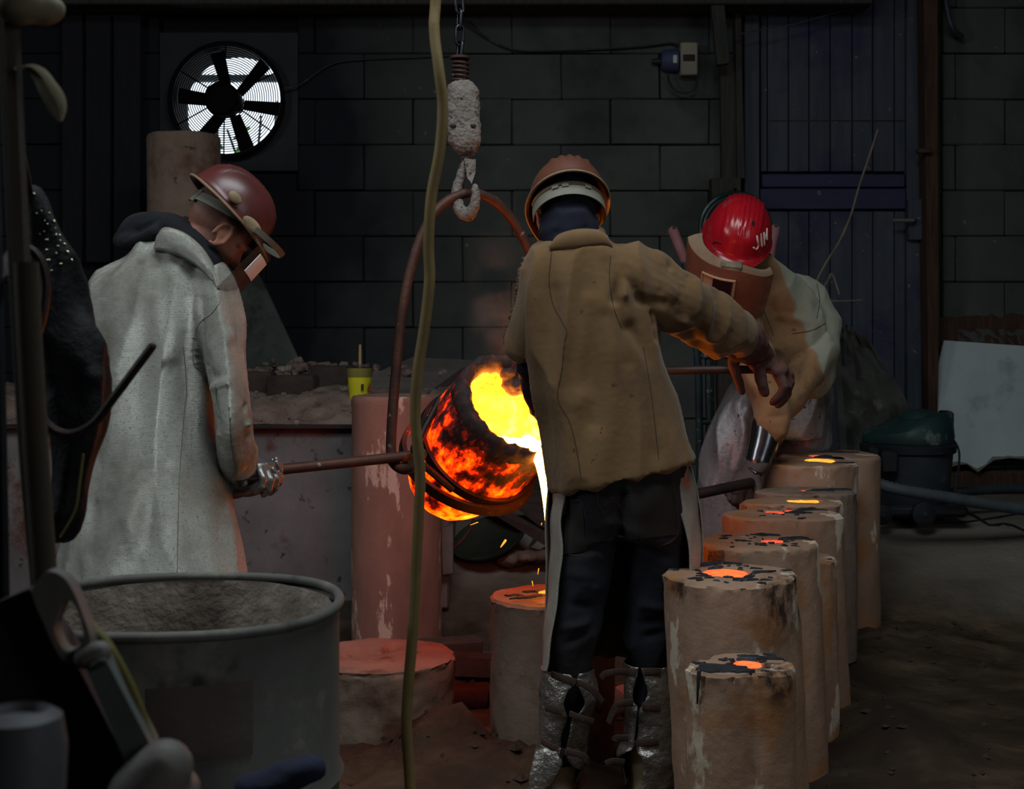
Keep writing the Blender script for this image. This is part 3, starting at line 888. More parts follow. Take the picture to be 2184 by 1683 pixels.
# ---- white sheet, vacuum cleaner, hoses and tarpaulin on the right
def flat_plate(name, pts, th, mat, label, cat, parent=None, jag=None):
    return obj(name, MB().prism([P(*p) for p in pts], (0, th, 0)), mat, parent, label, cat, smooth=0)


wb = [(2014, 726, 8.2), (2100, 732, 8.2), (2330, 748, 8.2), (2330, 962, 8.04), (2250, 968, 8.03), (2184, 976, 8.02), (2150, 972, 8.02), (2118, 978, 8.02), (2100, 992, 8.01), (2084, 1000, 8.0), (2062, 988, 8.01), (2040, 984, 8.01), (2020, 990, 8.01), (1990, 986, 8.01), (1958, 984, 8.01), (1984, 850, 8.11)]
ws = empty('plaster_sheet', P(2150, 1000, 8.05), 'large pale white sheet with a ragged lower edge leaning behind the vacuum cleaner', 'sheet')
obj('panel', MB().prism([P(*p) for p in wb], (0, .022, 0)), M['board_white'], ws, smooth=0)
obj('torn_edge', MB().tube([P(p[0], p[1] + 1, p[2] + .01) + Vector((random.uniform(-.01, .01), 0, random.uniform(-.012, .006))) for p in wb[3:15]],
                           [random.uniform(.008, .022) for _ in wb[3:15]], seg=6), M['board_edge'], ws)

VC = P(1936, 1108, 6.95)
vz = gz(VC.x, VC.y)
vac = empty('vacuum_cleaner', (VC.x, VC.y, vz), 'dusty dark green and black drum vacuum cleaner on wheels', 'vacuum cleaner')
V = lambda px, py, d=6.95: P(px, py, d)
ztk = [V(0, y).z for y in (1072, 1055, 965, 945)]
obj('tank', MB().lathe([(0, ztk[0]), (.19, ztk[0]), (.205, ztk[1]), (.222, ztk[2]), (.222, ztk[3]), (0, ztk[3])], (VC.x, VC.y, 0), seg=36), M['vac_tank'], vac)
obj('band', MB().lathe([(.222, V(0, 966).z), (.238, V(0, 962).z), (.24, V(0, 948).z), (.226, V(0, 943).z)], (VC.x, VC.y, 0), seg=36, cap=False), M['vac_black'], vac)


def lidfn(p):
    k = sstep((p.x + .2) / .36)
    base = V(0, 942).z
    return Vector((p.x, p.y, base + (p.z - base) * (.45 + .6 * k)))


obj('lid', MB().lathe([(.226, V(0, 942).z), (.23, V(0, 930).z), (.222, V(0, 900).z), (.19, V(0, 884).z), (.1, V(0, 878).z), (0, V(0, 877).z)], (VC.x, VC.y, 0), seg=36, fn=lidfn), M['vac_lid'], vac)
obj('motor_dome', MB().ell(V(1962, 894), (.10, .13, .052)), M['vac_lid'], vac)
a, b = V(2006, 876), V(2028, 930)
obj('handle', MB().box(((a.x + b.x) / 2, VC.y, (a.z + b.z) / 2), (b.x - a.x, .12, a.z - b.z), bevel=.012), M['vac_black'], vac)
obj('clip', MB().box(V(1896, 985, 6.73), (.085, .04, .11), bevel=.01), M['vac_black'], vac)
obj('clip', MB().box(V(1862, 962, 6.76), (.06, .04, .05), bevel=.01), M['vac_black'], vac)
a, b = V(1868, 1068), V(2040, 1094)
obj('base', MB().box(((a.x + b.x) / 2, VC.y, (a.z + b.z) / 2), (b.x - a.x, .40, a.z - b.z), bevel=.02), M['vac_black'], vac)
for px, py, d, r in ((1970, 1096, 6.73, .058), (1880, 1098, 6.73, .05), (2044, 1084, 7.08, .034)):
    w = obj('wheel', MB().lathe([(0, -.018), (r * .7, -.018), (r, -.012), (r, .012), (r * .7, .018), (0, .018)], P(px, py, d), Matrix.Rotation(PI / 2, 3, 'X'), seg=24), M['vac_black'], vac)
    obj('hub', MB().lathe([(0, .018), (r * .25, .018), (r * .2, .026), (0, .027)], P(px, py, d), Matrix.Rotation(PI / 2, 3, 'X'), seg=12), M['vac_tank'], w)
obj('power_cord', MB().tube(pxpath([(2022, 932, 6.9), (2036, 942, 6.88), (2046, 968, 6.86), (2042, 1020, 6.84), (2034, 1062, 6.82)]), .006, seg=6), M['vac_black'], vac)


def ribbed(path, r, step=.012):
    pts = [Vector(p) for p in path]
    out, rad, acc = [], [], 0
    for i in range(len(pts) - 1):
        L = (pts[i + 1] - pts[i]).length; k = max(1, int(L / step))
        for j in range(k):
            out.append(pts[i].lerp(pts[i + 1], j / k)); rad.append(r * (1.0 if len(out) % 2 else .88))
    out.append(pts[-1]); rad.append(r)
    return out, rad


p_, r_ = ribbed(pxpath([(1862, 1028, 6.5), (1900, 1040, 6.45), (1960, 1052, 6.45), (2050, 1066, 6.5), (2120, 1078, 6.55), (2190, 1088, 6.6), (2330, 1108, 6.6)], 10), .030)
tag(obj('suction_hose', MB().tube(p_, r_, seg=12), M['hose_grey']), 'grey ribbed suction hose running in front of the vacuum cleaner', 'hose')
p_, r_ = ribbed(pxpath([(2026, 1050, 7.1), (2060, 1048, 7.1), (2120, 1044, 7.15), (2184, 1043, 7.2), (2330, 1046, 7.2)], 10), .026)
tag(obj('suction_hose', MB().tube(p_, r_, seg=12), M['hose_dark']), 'dark hose lying straight behind the ribbed grey one', 'hose')


def on_floor(pts, lift):
    out = []
    for p in pts:
        d = (P(p[0], p[1], 1) - EYE)
        t = 3.0
        for _ in range(400):
            q = EYE + d * t
            if q.z <= gz(q.x, q.y) + lift: break
            t += .02
        out.append(EYE + d * t)
    return out


tag(obj('power_cable', MB().tube(on_floor(spline([(2040, 1098), (2062, 1094), (2082, 1102), (2098, 1112), (2112, 1120), (2140, 1118), (2162, 1122), (2184, 1132), (2240, 1150)], 5), .008), .0075, seg=6), M['vac_black']), 'black cable with a kink on the floor behind the wheels of the vacuum cleaner', 'cable')
tag(obj('power_cable', MB().tube(on_floor(spline([(1990, 1118), (2040, 1116), (2100, 1108), (2184, 1094), (2240, 1088)], 5), .006), .006, seg=6), M['vac_black']), 'thin straight black cable on the floor under the grey hose', 'cable')

rows = []
tp = [(700, 1795, 1822), (735, 1788, 1850), (775, 1786, 1882), (815, 1784, 1908), (860, 1786, 1938), (905, 1790, 1946), (960, 1792, 1950), (1085, 1796, 1956)]
for i, (py, xl, xr) in enumerate(spline(tp, 3)):
    d = 7.9 - .55 * (py - 700) / 385
    rows.append([P(xl + (xr - xl) * k / 11, py + 8 * math.sin(k * 1.3 + i), d + .05 * fbm((k * .5, i * .35, 1), 1, 3) - .02 * math.sin(k * 1.9)) for k in range(12)])
tag(obj('tarpaulin', MB().sheet(rows, .012), M['tarp'], smooth=70), 'crumpled drab tarpaulin slumped against the plank door', 'tarpaulin')

# ---- hand truck behind the bent person
ht = empty('hand_truck', (1.2, 6.75, .35), 'green hand truck with two pink rubber grips standing behind the red helmet', 'hand truck')
for pts, d in (([(1436, 494), (1458, 548), (1478, 640), (1490, 800), (1494, 1090)], 6.7), ([(1653, 490), (1646, 520), (1641, 560), (1632, 700), (1628, 1090)], 6.7)):
    q = [P(x, y, d) for x, y in pts]
    obj('rail', MB().tube([q[0].lerp(q[1], .3)] + q[1:], .019, seg=10), M['truck_green'], ht)
    gr = obj('grip', MB().tube([q[0], q[1], q[1].lerp(q[2], .06)] if len(pts) == 5 and pts[0][0] < 1500 else [q[0], q[1], q[2]], [.027, .025, .025], seg=14, caps='round'), M['grip_pink'], ht)
    obj('end_hole', MB().lathe([(0, 0), (.007, 0), (.007, .003), (0, .003)], q[0] + Vector((0, -.022, .016)), Matrix.Rotation(PI / 3, 3, 'X'), seg=10), M['ink'], gr)
for y in (760, 900, 1040):
    obj('crossbar', MB().tube([P(1486, y, 6.7), P(1631, y, 6.7)], .013, seg=8), M['truck_green'], ht)
obj('upright', MB().tube([P(1512, 700, 6.72), P(1516, 1100, 6.72)], .022, seg=8), M['truck_green'], ht)
obj('toe_plate', MB().box((1.15, 6.6, .40), (.42, .24, .012), bevel=.003), M['truck_green'], ht)
for x in (.93, 1.37):
    obj('wheel', MB().lathe([(0, -.03), (.05, -.03), (.085, -.022), (.085, .022), (.05, .03), (0, .03)], (x, 6.85, .46), Matrix.Rotation(PI / 2, 3, 'Y'), seg=20), M['vac_black'], ht)

# ---- bench with debris behind the left person
BY0, BY1 = 6.34, 8.22
bx0, bx1 = -2.75, P(962, 0, BY0).x
bench = empty('bench', ((bx0 + bx1) / 2, BY0, .1), 'long low steel bench with a rust-stained front and plaster debris on top', 'bench')
zt = P(0, 906, BY0).z
obj('front_panel', MB().box(((bx0 + bx1) / 2, BY0 + .03, (zt + .05) / 2), (bx1 - bx0, .06, zt - .05), bevel=.006), M['bench_steel'], bench)
obj('lip', MB().box(((bx0 + bx1) / 2, BY0 + .0, zt - .008), (bx1 - bx0, .10, .022), bevel=.005), M['steel_dark'], bench)
obj('side_panel', MB().box((bx1 - .03, (BY0 + BY1) / 2 + .05, (zt + .1) / 2), (.06, BY1 - BY0 - .1, zt - .1), bevel=.006), M['bench_steel'], bench)
obj('leg', MB().box((bx1 - .06, BY0 - .04, .52), (.11, .1, .86), bevel=.01), M['slab'], bench)


def heap(x, y):
    t = (y - BY0) / (BY1 - BY0)
    z = zt + .012 + .07 * sstep(t * 5) + .10 * sstep(t * 1.1)
    z += .05 * fbm((x, y, 1), 3, 4) + .022 * fbm((x, y, 4), 11, 3)
    u = (x - P(640, 0, 7).x)
    z += .06 * math.exp(-((x - P(740, 0, 6.6).x) / .22) ** 2) * math.exp(-((y - 6.75) / .3) ** 2)
    return z


g = MB(); nx, ny = 110, 60
gx = np.linspace(bx0, bx1 - .01, nx); gy = np.linspace(BY0 - .03, BY1, ny)
g.add([(x, y, heap(x, y) if y > BY0 else zt - .01 + .012 * fbm((x, y, 2), 14, 2)) for y in gy for x in gx], [(j * nx + i, j * nx + i + 1, (j + 1) * nx + i + 1, (j + 1) * nx + i) for j in range(ny - 1) for i in range(nx - 1)])
DEB = obj('debris', g, M['rubble'], kind='stuff', label='plaster debris heaped on the steel bench', cat='debris', smooth=60)
g = MB()
for i in range(230):
    if i < 150: x, y = random.gauss(P(660, 0, 7.6).x, .33), random.uniform(7.3, 8.0)
    else: x, y = random.uniform(bx0 + .2, bx1 - .15), random.uniform(BY0 + .02, 7.3)
    x = min(max(x, bx0 + .1), bx1 - .1)
    r = random.uniform(.012, .05 if i < 150 else .022); z = heap(x, y) + r * .3 + (.06 * random.random() if i < 150 else 0)
    g.box((x, y, z), (r * random.uniform(.7, 1.8), r * random.uniform(.7, 1.4), r * random.uniform(.5, 1.1)),
          Matrix.Rotation(random.uniform(0, 6), 3, 'Z') @ Matrix.Rotation(random.uniform(-.6, .6), 3, 'X'), bevel=r * .2, jit=r * .12)
obj('plaster_rubble', g, M['rubble'], DEB, kind='stuff', smooth=0)
for k, (px, py, d, sx, sz, lab) in enumerate(((541, 826, 7.1, .22, .16, 'dark brick lying on the bench just beside the silver sleeve'),
                                              (625, 833, 7.0, .25, .15, 'wide dark brick on the bench between the silver sleeve and the yellow pot'),
                                              (708, 812, 7.3, .24, .16, 'brown brick half buried in debris left of the yellow pot'))):
    o = obj('brick', MB().box(P(px, py, d), (sx, .12, sz), Matrix.Rotation(random.uniform(-.2, .2), 3, 'Z'), bevel=.008, jit=.006), M['brick_dark'], label=lab, cat='brick', group='bricks on the bench')
tag(obj('stone', MB().ell(P(633, 902, 6.30), (.017, .014, .014), seg=10, rows=6), M['board_edge'], smooth=60), 'small pale pebble on the front lip of the bench', 'stone')
tag(obj('leaning_board', MB().prism([P(430, 560, 8.2), P(545, 578, 8.2), P(560, 600, 8.19), P(640, 772, 8.02), P(652, 800, 8.0), P(430, 800, 8.0)], (0, .03, 0)), M['board_green'], smooth=0), 'greenish grey board with a slanted edge leaning on the wall behind the face shield', 'board')
tag(obj('stone_slab', MB().prism([P(690, 842, 6.8), P(905, 842, 6.8), P(1010, 768, 7.9), P(880, 762, 7.9)], (0, 0, -.05)), M['slab'], smooth=0), 'smooth grey slab lying flat on the bench behind the bail', 'slab')
pot = empty('paint_pot', P(767, 868, 6.62), 'small yellow plastic pot with a brush standing in it on the bench', 'pot')
pc = P(767, 0, 6.62)
zz = lambda py: P(0, py, 6.62).z
obj('pot_body', MB().lathe([(0, zz(878)), (.045, zz(878)), (.058, zz(806)), (.058, zz(803)), (0, zz(803))], (pc.x, 6.62, 0), seg=24), M['yellow'], pot)
obj('clear_rim', MB().lathe([(.0575, zz(804)), (.061, zz(785)), (.064, zz(784)), (.0605, zz(804))], (pc.x, 6.62, 0), seg=24, cap=False), M['yellow_clear'], pot)
obj('rim_line', MB().tube([Vector((pc.x + .063 * math.cos(t), 6.62 + .063 * math.sin(t), zz(784))) for t in (2 * PI * i / 24 for i in range(24))], .002, seg=5, closed=True), M['ink'], pot)
br = obj('brush', MB().tube([P(768, 815, 6.62), P(768, 760, 6.62), P(768, 737, 6.62)], [.008, .0075, .006], seg=8, caps='round'), M['wood'], pot)
obj('ferrule', MB().tube([P(768, 812, 6.62), P(768, 777, 6.62)], .010, seg=8), M['machine_pale'], br)
obj('print_mark', MB().box(P(773, 826, 6.56), (.012, .004, .03)), M['ink'], pot, smooth=0)
obj('print_wedge', MB().prism([P(790, 815, 6.575), P(784, 828, 6.567), P(789, 838, 6.575)], (0, .004, 0)), M['label_red'], pot, smooth=0)

# ---- odds and ends under the crucible
tag(obj('basin', MB().lathe([(0, -.02), (.12, -.02), (.17, .03), (.186, .036), (.188, .046), (.172, .046), (.15, .03), (0, .012)], P(1048, 1160, 6.62), Matrix.Rotation(.42, 3, 'X') @ Matrix.Rotation(-.30, 3, 'Y'), seg=40), M['basin'], smooth=50),
    'dark olive plastic basin lying tilted on the floor beneath the glowing crucible', 'basin')
tag(obj('basin', MB().lathe([(0, -.02), (.10, -.02), (.15, .02), (.163, .026), (.163, .034), (.15, .034), (0, .004)], P(1095, 1166, 6.84), Matrix.Rotation(.40, 3, 'X') @ Matrix.Rotation(-.45, 3, 'Y'), seg=40), M['basin_grey'], smooth=50),
    'dull grey basin behind the olive one on the floor', 'basin')
tag(obj('plank', MB().prism([P(1020, 1078, 6.75), P(1036, 1064, 6.75), P(1185, 1148, 6.4), P(1176, 1172, 6.4)], (0, .04, .0)), M['plank_dark'], smooth=0), 'dark weathered plank propped over the basins', 'plank')
tag(obj('plank', MB().prism([P(1060, 1052, 6.95), P(1200, 1052, 6.95), P(1200, 1140, 6.7), P(1150, 1122, 6.72)], (0, .04, .0)), M['plank_dark'], smooth=0), 'wide dark board standing behind the propped plank', 'plank')
tag(obj('iron_rod', MB().tube(pxpath([(962, 1172, 6.35), (985, 1152, 6.36), (1004, 1126, 6.38), (1010, 1108, 6.4)]), .008, seg=6), M['steel_rust']), 'thin bent iron rod beside the olive basin', 'rod')
sk = MB()
for i in range(9):
    sk.ell(P(1080 + i * 13, 1196 - i * 2.2 + random.uniform(-3, 3), 6.55 + random.uniform(-.05, .05)), (.05, .07, .028 + .004 * (i % 3)), seg=12, rows=8)
tag(obj('sack', displace(remesh(sk, .008, 2), lambda c, n: .008 * fbm(c, 18, 3)), M['sack'], smooth=180), 'flattened tan sack on the floor right of the basins', 'sack')
tag(obj('tall_box', MB().prism([P(942, 1125, 6.2), P(966, 1122, 6.2), P(966, 1222, 6.2), P(944, 1226, 6.2)], (0, .08, 0)), M['slab'], smooth=0), 'narrow grey block standing behind the tall pink mould', 'block')
for i, (px, py, d, s, lab) in enumerate(((985, 1470, 4.9, (.20, .1, .07), 'reddish brown brick on the dirt between the low mould and the cylinder mould'), (1012, 1440, 5.1, (.2, .1, .07), 'dark brick behind the reddish one between the two low moulds'),
                                         (960, 1396, 5.4, (.24, .1, .08), 'flat broken brick at the foot of the tall pink mould'))):
    p = P(px, py, d)
    tag(obj('brick', MB().box((p.x, p.y, gz(p.x, p.y) + s[2] * .35), s, Matrix.Rotation((.1, -.2, .25)[i], 3, 'Z'), bevel=.008, jit=.008), M['brick_dark']), lab, 'brick', 'bricks half sunk in the dirt')
for i, (px, d, r, lab) in enumerate(((1287, 4.75, .085, 'pinkish lump of broken mould between the legs of the middle person'), (1325, 4.8, .06, 'smaller reddish lump beside the right gaiter of the middle person'))):
    x = (px - CX) * d / F
    lm = MB().ell((x, d, gz(x, d) + r * .6), (r, r * .8, r * .8), seg=18, rows=12)
    tag(obj('mould_fragment', displace(lm.mesh(), lambda c, n: .02 * fbm(c, 11, 3)), M['mould_pink'], smooth=50), lab, 'fragment')

# ------------------------------------------------------------------ plaster moulds
def splat(mb, c, r, zfn, seed, spikes=.5, sx=1.0, sy=1.0, th=.004, ang=0.0, keep=None):
    """Ragged blot of metal lying on a surface given by zfn(x, y)."""
    n = 26
    top, low = [], []
    for i in range(n):
        a = 2 * PI * i / n
        k = 1 + spikes * noise.noise(Vector((math.cos(a) * 1.6, math.sin(a) * 1.6, seed))) + spikes * .6 * noise.noise(Vector((math.cos(a) * 4, math.sin(a) * 4, seed + 9)))
        x, y = math.cos(a) * r * k * sx, math.sin(a) * r * k * sy
        x, y = x * math.cos(ang) - y * math.sin(ang), x * math.sin(ang) + y * math.cos(ang)
        if keep: x, y = keep(c[0] + x, c[1] + y); x -= c[0]; y -= c[1]
        p = Vector((c[0] + x, c[1] + y, 0)); p.z = zfn(p.x, p.y)
        low.append(p - Vector((0, 0, .004)))
        q = Vector((c[0] + x * .93, c[1] + y * .93, 0)); q.z = zfn(q.x, q.y) + th
        top.append(q)
    mid = [Vector((c[0] + (p.x - c[0]) * .5, c[1] + (p.y - c[1]) * .5, 0)) for p in top]
    for p in mid: p.z = zfn(p.x, p.y) + th * 1.3
    return mb.loft([low, top, mid])


def mould(label, px, py, d, lobes, mat, holes=(), slope=0.0, lean=(0, 0), rough=.004, seed=0.0, taper=0.0, group='plaster moulds on the dirt floor', base=None, name='plaster_mould', slag=(), specks=0, drips=(), patches=(), scorch=()):
    """Plaster block: plan outline from round lobes, worn top edge, pour holes, spilled metal."""
    c = P(px, py, d)
    zb = (gz(c.x, c.y) - .05) if base is None else base
    H = c.z - zb
    n = 84

    def radius(a, k=0.0):
        u = Vector((math.cos(a), math.sin(a)))
        best = .02
        for lx, ly, rx, ry in lobes:
            # ray from the centre to the far side of the ellipse
            A = (u.x / rx) ** 2 + (u.y / ry) ** 2
            B = -2 * (u.x * lx / rx ** 2 + u.y * ly / ry ** 2)
            Cc = (lx / rx) ** 2 + (ly / ry) ** 2 - 1
            D = B * B - 4 * A * Cc
            if D >= 0: best = max(best, (-B + math.sqrt(D)) / (2 * A))
        return best

    ra = [radius(2 * PI * i / n) for i in range(n)]
    ra = [(ra[i - 1] + 2 * ra[i] + ra[(i + 1) % n]) / 4 for i in range(n)]
    def keep(x, y):
        dx, dy = x - c.x, y - c.y; q = math.hypot(dx, dy)
        lim = ra[int(round(math.atan2(dy, dx) / (2 * PI) * n)) % n] * .955
        return (x, y) if q < lim else (c.x + dx * lim / q, c.y + dy * lim / q)

    hole_list = []
    for hx, hy, hr in holes:
        hc = P(hx, hy, d)
        ex = (hc.x - c.x)
        ey = -(hy - py) * d / F / max(.04, (py - HY) / F - slope)
        hole_list.append((c.x + ex, c.y + ey, hr))

    def ztop(x, y):
        z = c.z + slope * (y - c.y) + .004 * fbm((x * 7 + seed, y * 7, 2), 1, 3) + .0015 * fbm((x, y, seed), 60, 2)
        for hx, hy, hr in hole_list:
            q = math.hypot(x - hx, y - hy) / hr
            if q < 1.25: z -= .022 * (1 - sstep((q - .95) / .3))
        return z

    rings = []
    steps = [0, .04] + [.1 + .05 * k for k in range(17)] + [.93, .955, .97, .985]
    for t in steps:
        ring = []
        for i in range(n):
            a = 2 * PI * i / n
            wob = rough * (fbm((math.cos(a) * 2 + seed, math.sin(a) * 2, t * 3), 1.3, 4) + .5 * fbm((math.cos(a) * 9, math.sin(a) * 9 + seed, t * H * 14), 1, 2))
            r = ra[i] * (1 + taper * (1 - t)) + wob
            if t > .95: r += rough * 1.2 * fbm((math.cos(a) * 6, math.sin(a) * 6, seed + t * 9), 1.5, 3)
            x, y = c.x + r * math.cos(a), c.y + r * math.sin(a)
            zt_ = c.z + slope * (y - c.y)
            ring.append(Vector((x + lean[0] * (t - 1) * H, y + lean[1] * (t - 1) * H, zb + (zt_ - zb) * t)))
        rings.append(ring)
    for f_ in (.985, .95, .86, .74, .62, .5, .4, .3, .2, .1):
        ring = []
        for i in range(n):
            a = 2 * PI * i / n
            r = ra[i] * f_ + (rough * .8 * fbm((math.cos(a) * 8, math.sin(a) * 8, seed), 1.5, 3) if f_ > .9 else 0)
            x, y = c.x + r * math.cos(a), c.y + r * math.sin(a)
            z = ztop(x, y) - (.006 + .006 * max(0, fbm((x * 9, y * 9, seed), 2, 3)) if f_ > .97 else 0)
            ring.append(Vector((x, y, z)))
        rings.append(ring)
    root = empty(name, (c.x, c.y, zb), label, 'mould', group)
    body = obj('mould_body', MB().loft(rings), mat, root, smooth=35)
    if scorch:
        o_ = Vector((c.x, c.y, zb))
        def burnt(v):
            w = v + o_; x = CX + w.x * F / w.y; y = HY - (w.z - EZ) * F / w.y
            return max(math.exp(-((x - sx) / rx) ** 2 - ((y - sy) / ry) ** 2) * 1.6 for sx, sy, rx, ry in scorch) if w.y < c.y + .02 else 0
        paint(body.data, 'scorch', burnt)
    for k, (hx, hy, hr) in enumerate(hole_list):
        hm = holes_mats[label][k] if label in holes_mats else None
        if hm is None: continue
        if isinstance(hm, str): hm = (hm, 1.0, 1.0)
        g = MB()
        splat(g, (hx, hy), hr * 1.02, lambda x, y: c.z + slope * (y - c.y) - .005, seed + k * 3 + .4, spikes=.12 if hm[2] == 1.0 else .45, sx=hm[1], sy=hm[2], th=.003)
        obj('molten_metal', g, M[hm[0]], root, smooth=60)

    def at_top(q):
        t = P(q[0], q[1], d)
        return (t.x, c.y - (q[1] - py) * d / F / max(.04, (py - HY) / F - slope))
    for k, (sx_, sy_, r, ax, ay, an) in enumerate(slag):
        g = MB()
        splat(g, at_top((sx_, sy_)), r, ztop, seed + 20 + k * 1.7, .8, ax, ay, .0045, an, keep)
        obj('spilled_metal', g, M['slag'], root, smooth=60)
    if specks:
        g = MB(); rnd = random.Random(seed * 10 + 3)
        for k in range(specks):
            a, q = rnd.uniform(0, 2 * PI), rnd.uniform(.2, .92)
            r = radius(a) * q
            splat(g, (c.x + r * math.cos(a), c.y + r * math.sin(a)), rnd.choice((.003, .004, .006, .009)), ztop, k + seed, .8, rnd.uniform(1, 2.4), 1, .003, rnd.uniform(-.4, .4), keep)
        obj('metal_specks', g, M['slag'], root, kind='stuff', smooth=60)
    for pts, rad in drips:
        g = MB(); q = []
        for dx, dy in pts:
            t = P(dx, dy, d); u = Vector((t.x - c.x, -math.sqrt(max(1e-5, 1)) ))
            # front wall point under this column
            best = None
            for i in range(n):
                a = 2 * PI * i / n
                if math.sin(a) < 0:
                    x = ra[i] * math.cos(a)
                    if best is None or abs(x - (t.x - c.x)) < best[0]: best = (abs(x - (t.x - c.x)), ra[i] * math.sin(a))
            yy = c.y + best[1]
            q.append(Vector((t.x * yy / d, yy - .001, EZ - (dy - HY) * yy / F)))
        g.tube(q, [rad * (1.3 - .8 * i / max(1, len(q) - 1)) for i in range(len(q))], seg=8, caps='round')
        obj('metal_drip', g, M['slag'], root, smooth=60)
    tree = bvh_of(root)
    for pts in patches:
        g = MB()
        (x0, y0), (x1, y1) = pts
        rows = []
        for j in range(6):
            row = []
            for i in range(6):
                jx = random.uniform(-2.5, 2.5) if i in (0, 5) else 0
                jy = random.uniform(-2.5, 2.5) if j in (0, 5) else 0
                h = cast(tree, x0 + (x1 - x0) * i / 5 + jx, y0 + (y1 - y0) * j / 5 + jy)
                row.append(h)
            rows.append(row)
        if all(h is not None for r in rows for h in r):
            rr = [[h[0] + h[1] * (.0025 + .002 * random.random()) for h in r] for r in rows]
            g.sheet(rr, .002)
            obj('rough_patch', g, M['patch'], root, smooth=0)
    return root


def bvh_of(root):
    o = next(c for c in root.children if c.name.startswith('mould_body'))
    loc = Vector(LOC[root.name])
    return BVHTree.FromPolygons([v.co + loc for v in o.data.vertices], [tuple(p.vertices) for p in o.data.polygons])


L1 = 'short front mould with a dark metal spill running down its face'
L2 = 'stout mould with a round glowing pour hole, right behind the shortest one'
L3 = 'pale-topped mould with a brown patch, third from the front of the row'
L4 = 'slim pale mould squeezed behind the right edge of the third one'
L5 = 'mould with two red glows beside a black crust on its top'
L6 = 'mould with a ragged yellow glow, its left edge broken away'
L7 = 'mould with a long dark crust streak on top, in front of the brightest glow'
L8 = 'mould with the bright yellow oval pour hole and an orange lit left side'
L9 = 'widest mould at the far end of the row, next to the vacuum cleaner'
L10 = 'tall pink cylinder mould standing behind the shank, just left of the crucible'
L11 = 'low broad round mould with shallow hollows in its orange lit top'
L12 = 'medium grey cylinder mould under the pouring stream'
L13 = 'tall dull brown cylinder mould standing on the bench under the fan'
holes_mats = {L1: ['pool_orange'], L2: ['pool_orange'], L3: [('pool_red', 1.0, .5)], L5: [('pool_red', 1.0, .9), ('pool_red', 1.0, .5)], L6: [('pool_yellow', 1.0, .8)],
              L7: [('pool_red', 1.0, .7)], L8: ['pool_yellow'], L9: [('pool_red', 1.0, .6)], L12: ['pool_yellow'], L11: [None, None]}
G = 'plaster moulds in the row on the right'
mould(L1, 1580, 1418, 3.38, [(-.05, -.02, .086, .082), (.056, .0, .080, .09), (.02, .066, .09, .062)], M['mould'], [(1596, 1415, .036)], seed=1.3, rough=.005, group=G, scorch=[(1662, 1450, 34, 50), (1640, 1420, 40, 22)],
      slag=[(1536, 1425, .040, 1.7, .75, .1), (1508, 1430, .026, 1.5, .8, .2), (1650, 1404, .040, 1.9, .42, .1), (1575, 1432, .02, 1.6, .7, 0), (1672, 1396, .018, 1.6, .5, 0), (1610, 1400, .016, 1.5, .6, 0)],
      drips=[([(1491, 1432), (1489, 1452), (1488, 1478), (1487, 1500)], .0042)], specks=14)
mould(L2, 1558, 1224, 3.73, [(-.012, 0, .172, .172), (.055, .02, .13, .145)], M['mould'], [(1551, 1220, .06)], seed=2.1, rough=.006, group=G, scorch=[(1668, 1285, 38, 60), (1450, 1262, 22, 20), (1700, 1250, 24, 40)], lean=(-.05, 0),
      slag=[(1570, 1236, .022, 1.6, .6, .1), (1622, 1222, .02, 1.9, .5, .3), (1560, 1203, .024, 1.6, .6, 0), (1530, 1205, .02, 1.6, .6, 0)], specks=46, patches=())
mould(L3, 1620, 1154, 4.25, [(-.02, 0, .165, .17), (.07, .0, .112, .13)], M['mould'], [(1646, 1152, .034)], seed=3.4, group=G, lean=(-.045, 0), patches=[((1512, 1176), (1544, 1206))],
      slag=[(1690, 1150, .022, 2.2, .8, 0), (1715, 1148, .024, 2.2, .7, .2), (1652, 1142, .02, 2.2, .6, 0)], specks=34)
mould(L4, 1703, 1188, 4.58, [(0, 0, .124, .13)], M['mould'], seed=4.2, group=G, lean=(-.02, 0), specks=12)
mould(L5, 1668, 1096, 4.86, [(0, 0, .216, .13), (.09, .01, .125, .12)], M['mould'], [(1660, 1092, .038), (1698, 1088, .022)], seed=5.1, group=G, lean=(-.04, 0), patches=[((1543, 1120), (1580, 1150))],
      slag=[(1690, 1094, .03, 1.8, .7, 0), (1732, 1088, .045, 1.8, .6, .1), (1760, 1083, .02, 2, .6, 0)], specks=12)
mould(L6, 1690, 1068, 5.12, [(.02, 0, .17, .12), (-.07, -.02, .13, .09)], M['mould'], [(1714, 1068, .056)], seed=6.6, group=G, rough=.008)
mould(L7, 1718, 1046, 5.40, [(0, 0, .20, .14)], M['mould_grey'], [(1716, 1046, .024)], seed=7.2, group=G, slag=[(1748, 1046, .035, 2.2, .6, 0), (1785, 1045, .035, 2.2, .5, 0)])
mould(L8, 1721, 985, 5.70, [(0, 0, .21, .155)], M['mould'], [(1755, 983, .062)], seed=8.8, group=G, slope=.03, slag=[(1800, 978, .03, 2.0, .5, 0), (1795, 986, .02, 2.2, .5, 0), (1650, 985, .02, 2.2, .5, 0)])
mould(L9, 1766, 968, 6.05, [(-.03, .02, .19, .16), (.09, -.01, .134, .17)], M['mould'], [(1734, 970, .03)], seed=9.5, group=G, slope=.02, slag=[(1790, 966, .04, 2, .5, 0), (1760, 974, .02, 2, .5, 0)])
mould(L10, 846, 843, 6.02, [(0, 0, .199, .195)], M['mould_pink'], seed=10.1, rough=.003, group=None)
mould(L11, 805, 1395, 4.60, [(0, 0, .262, .25), (.1, .02, .16, .2)], M['mould_grey'], [(778, 1392, .075), (846, 1378, .05)], seed=11.7, rough=.009, group=None)
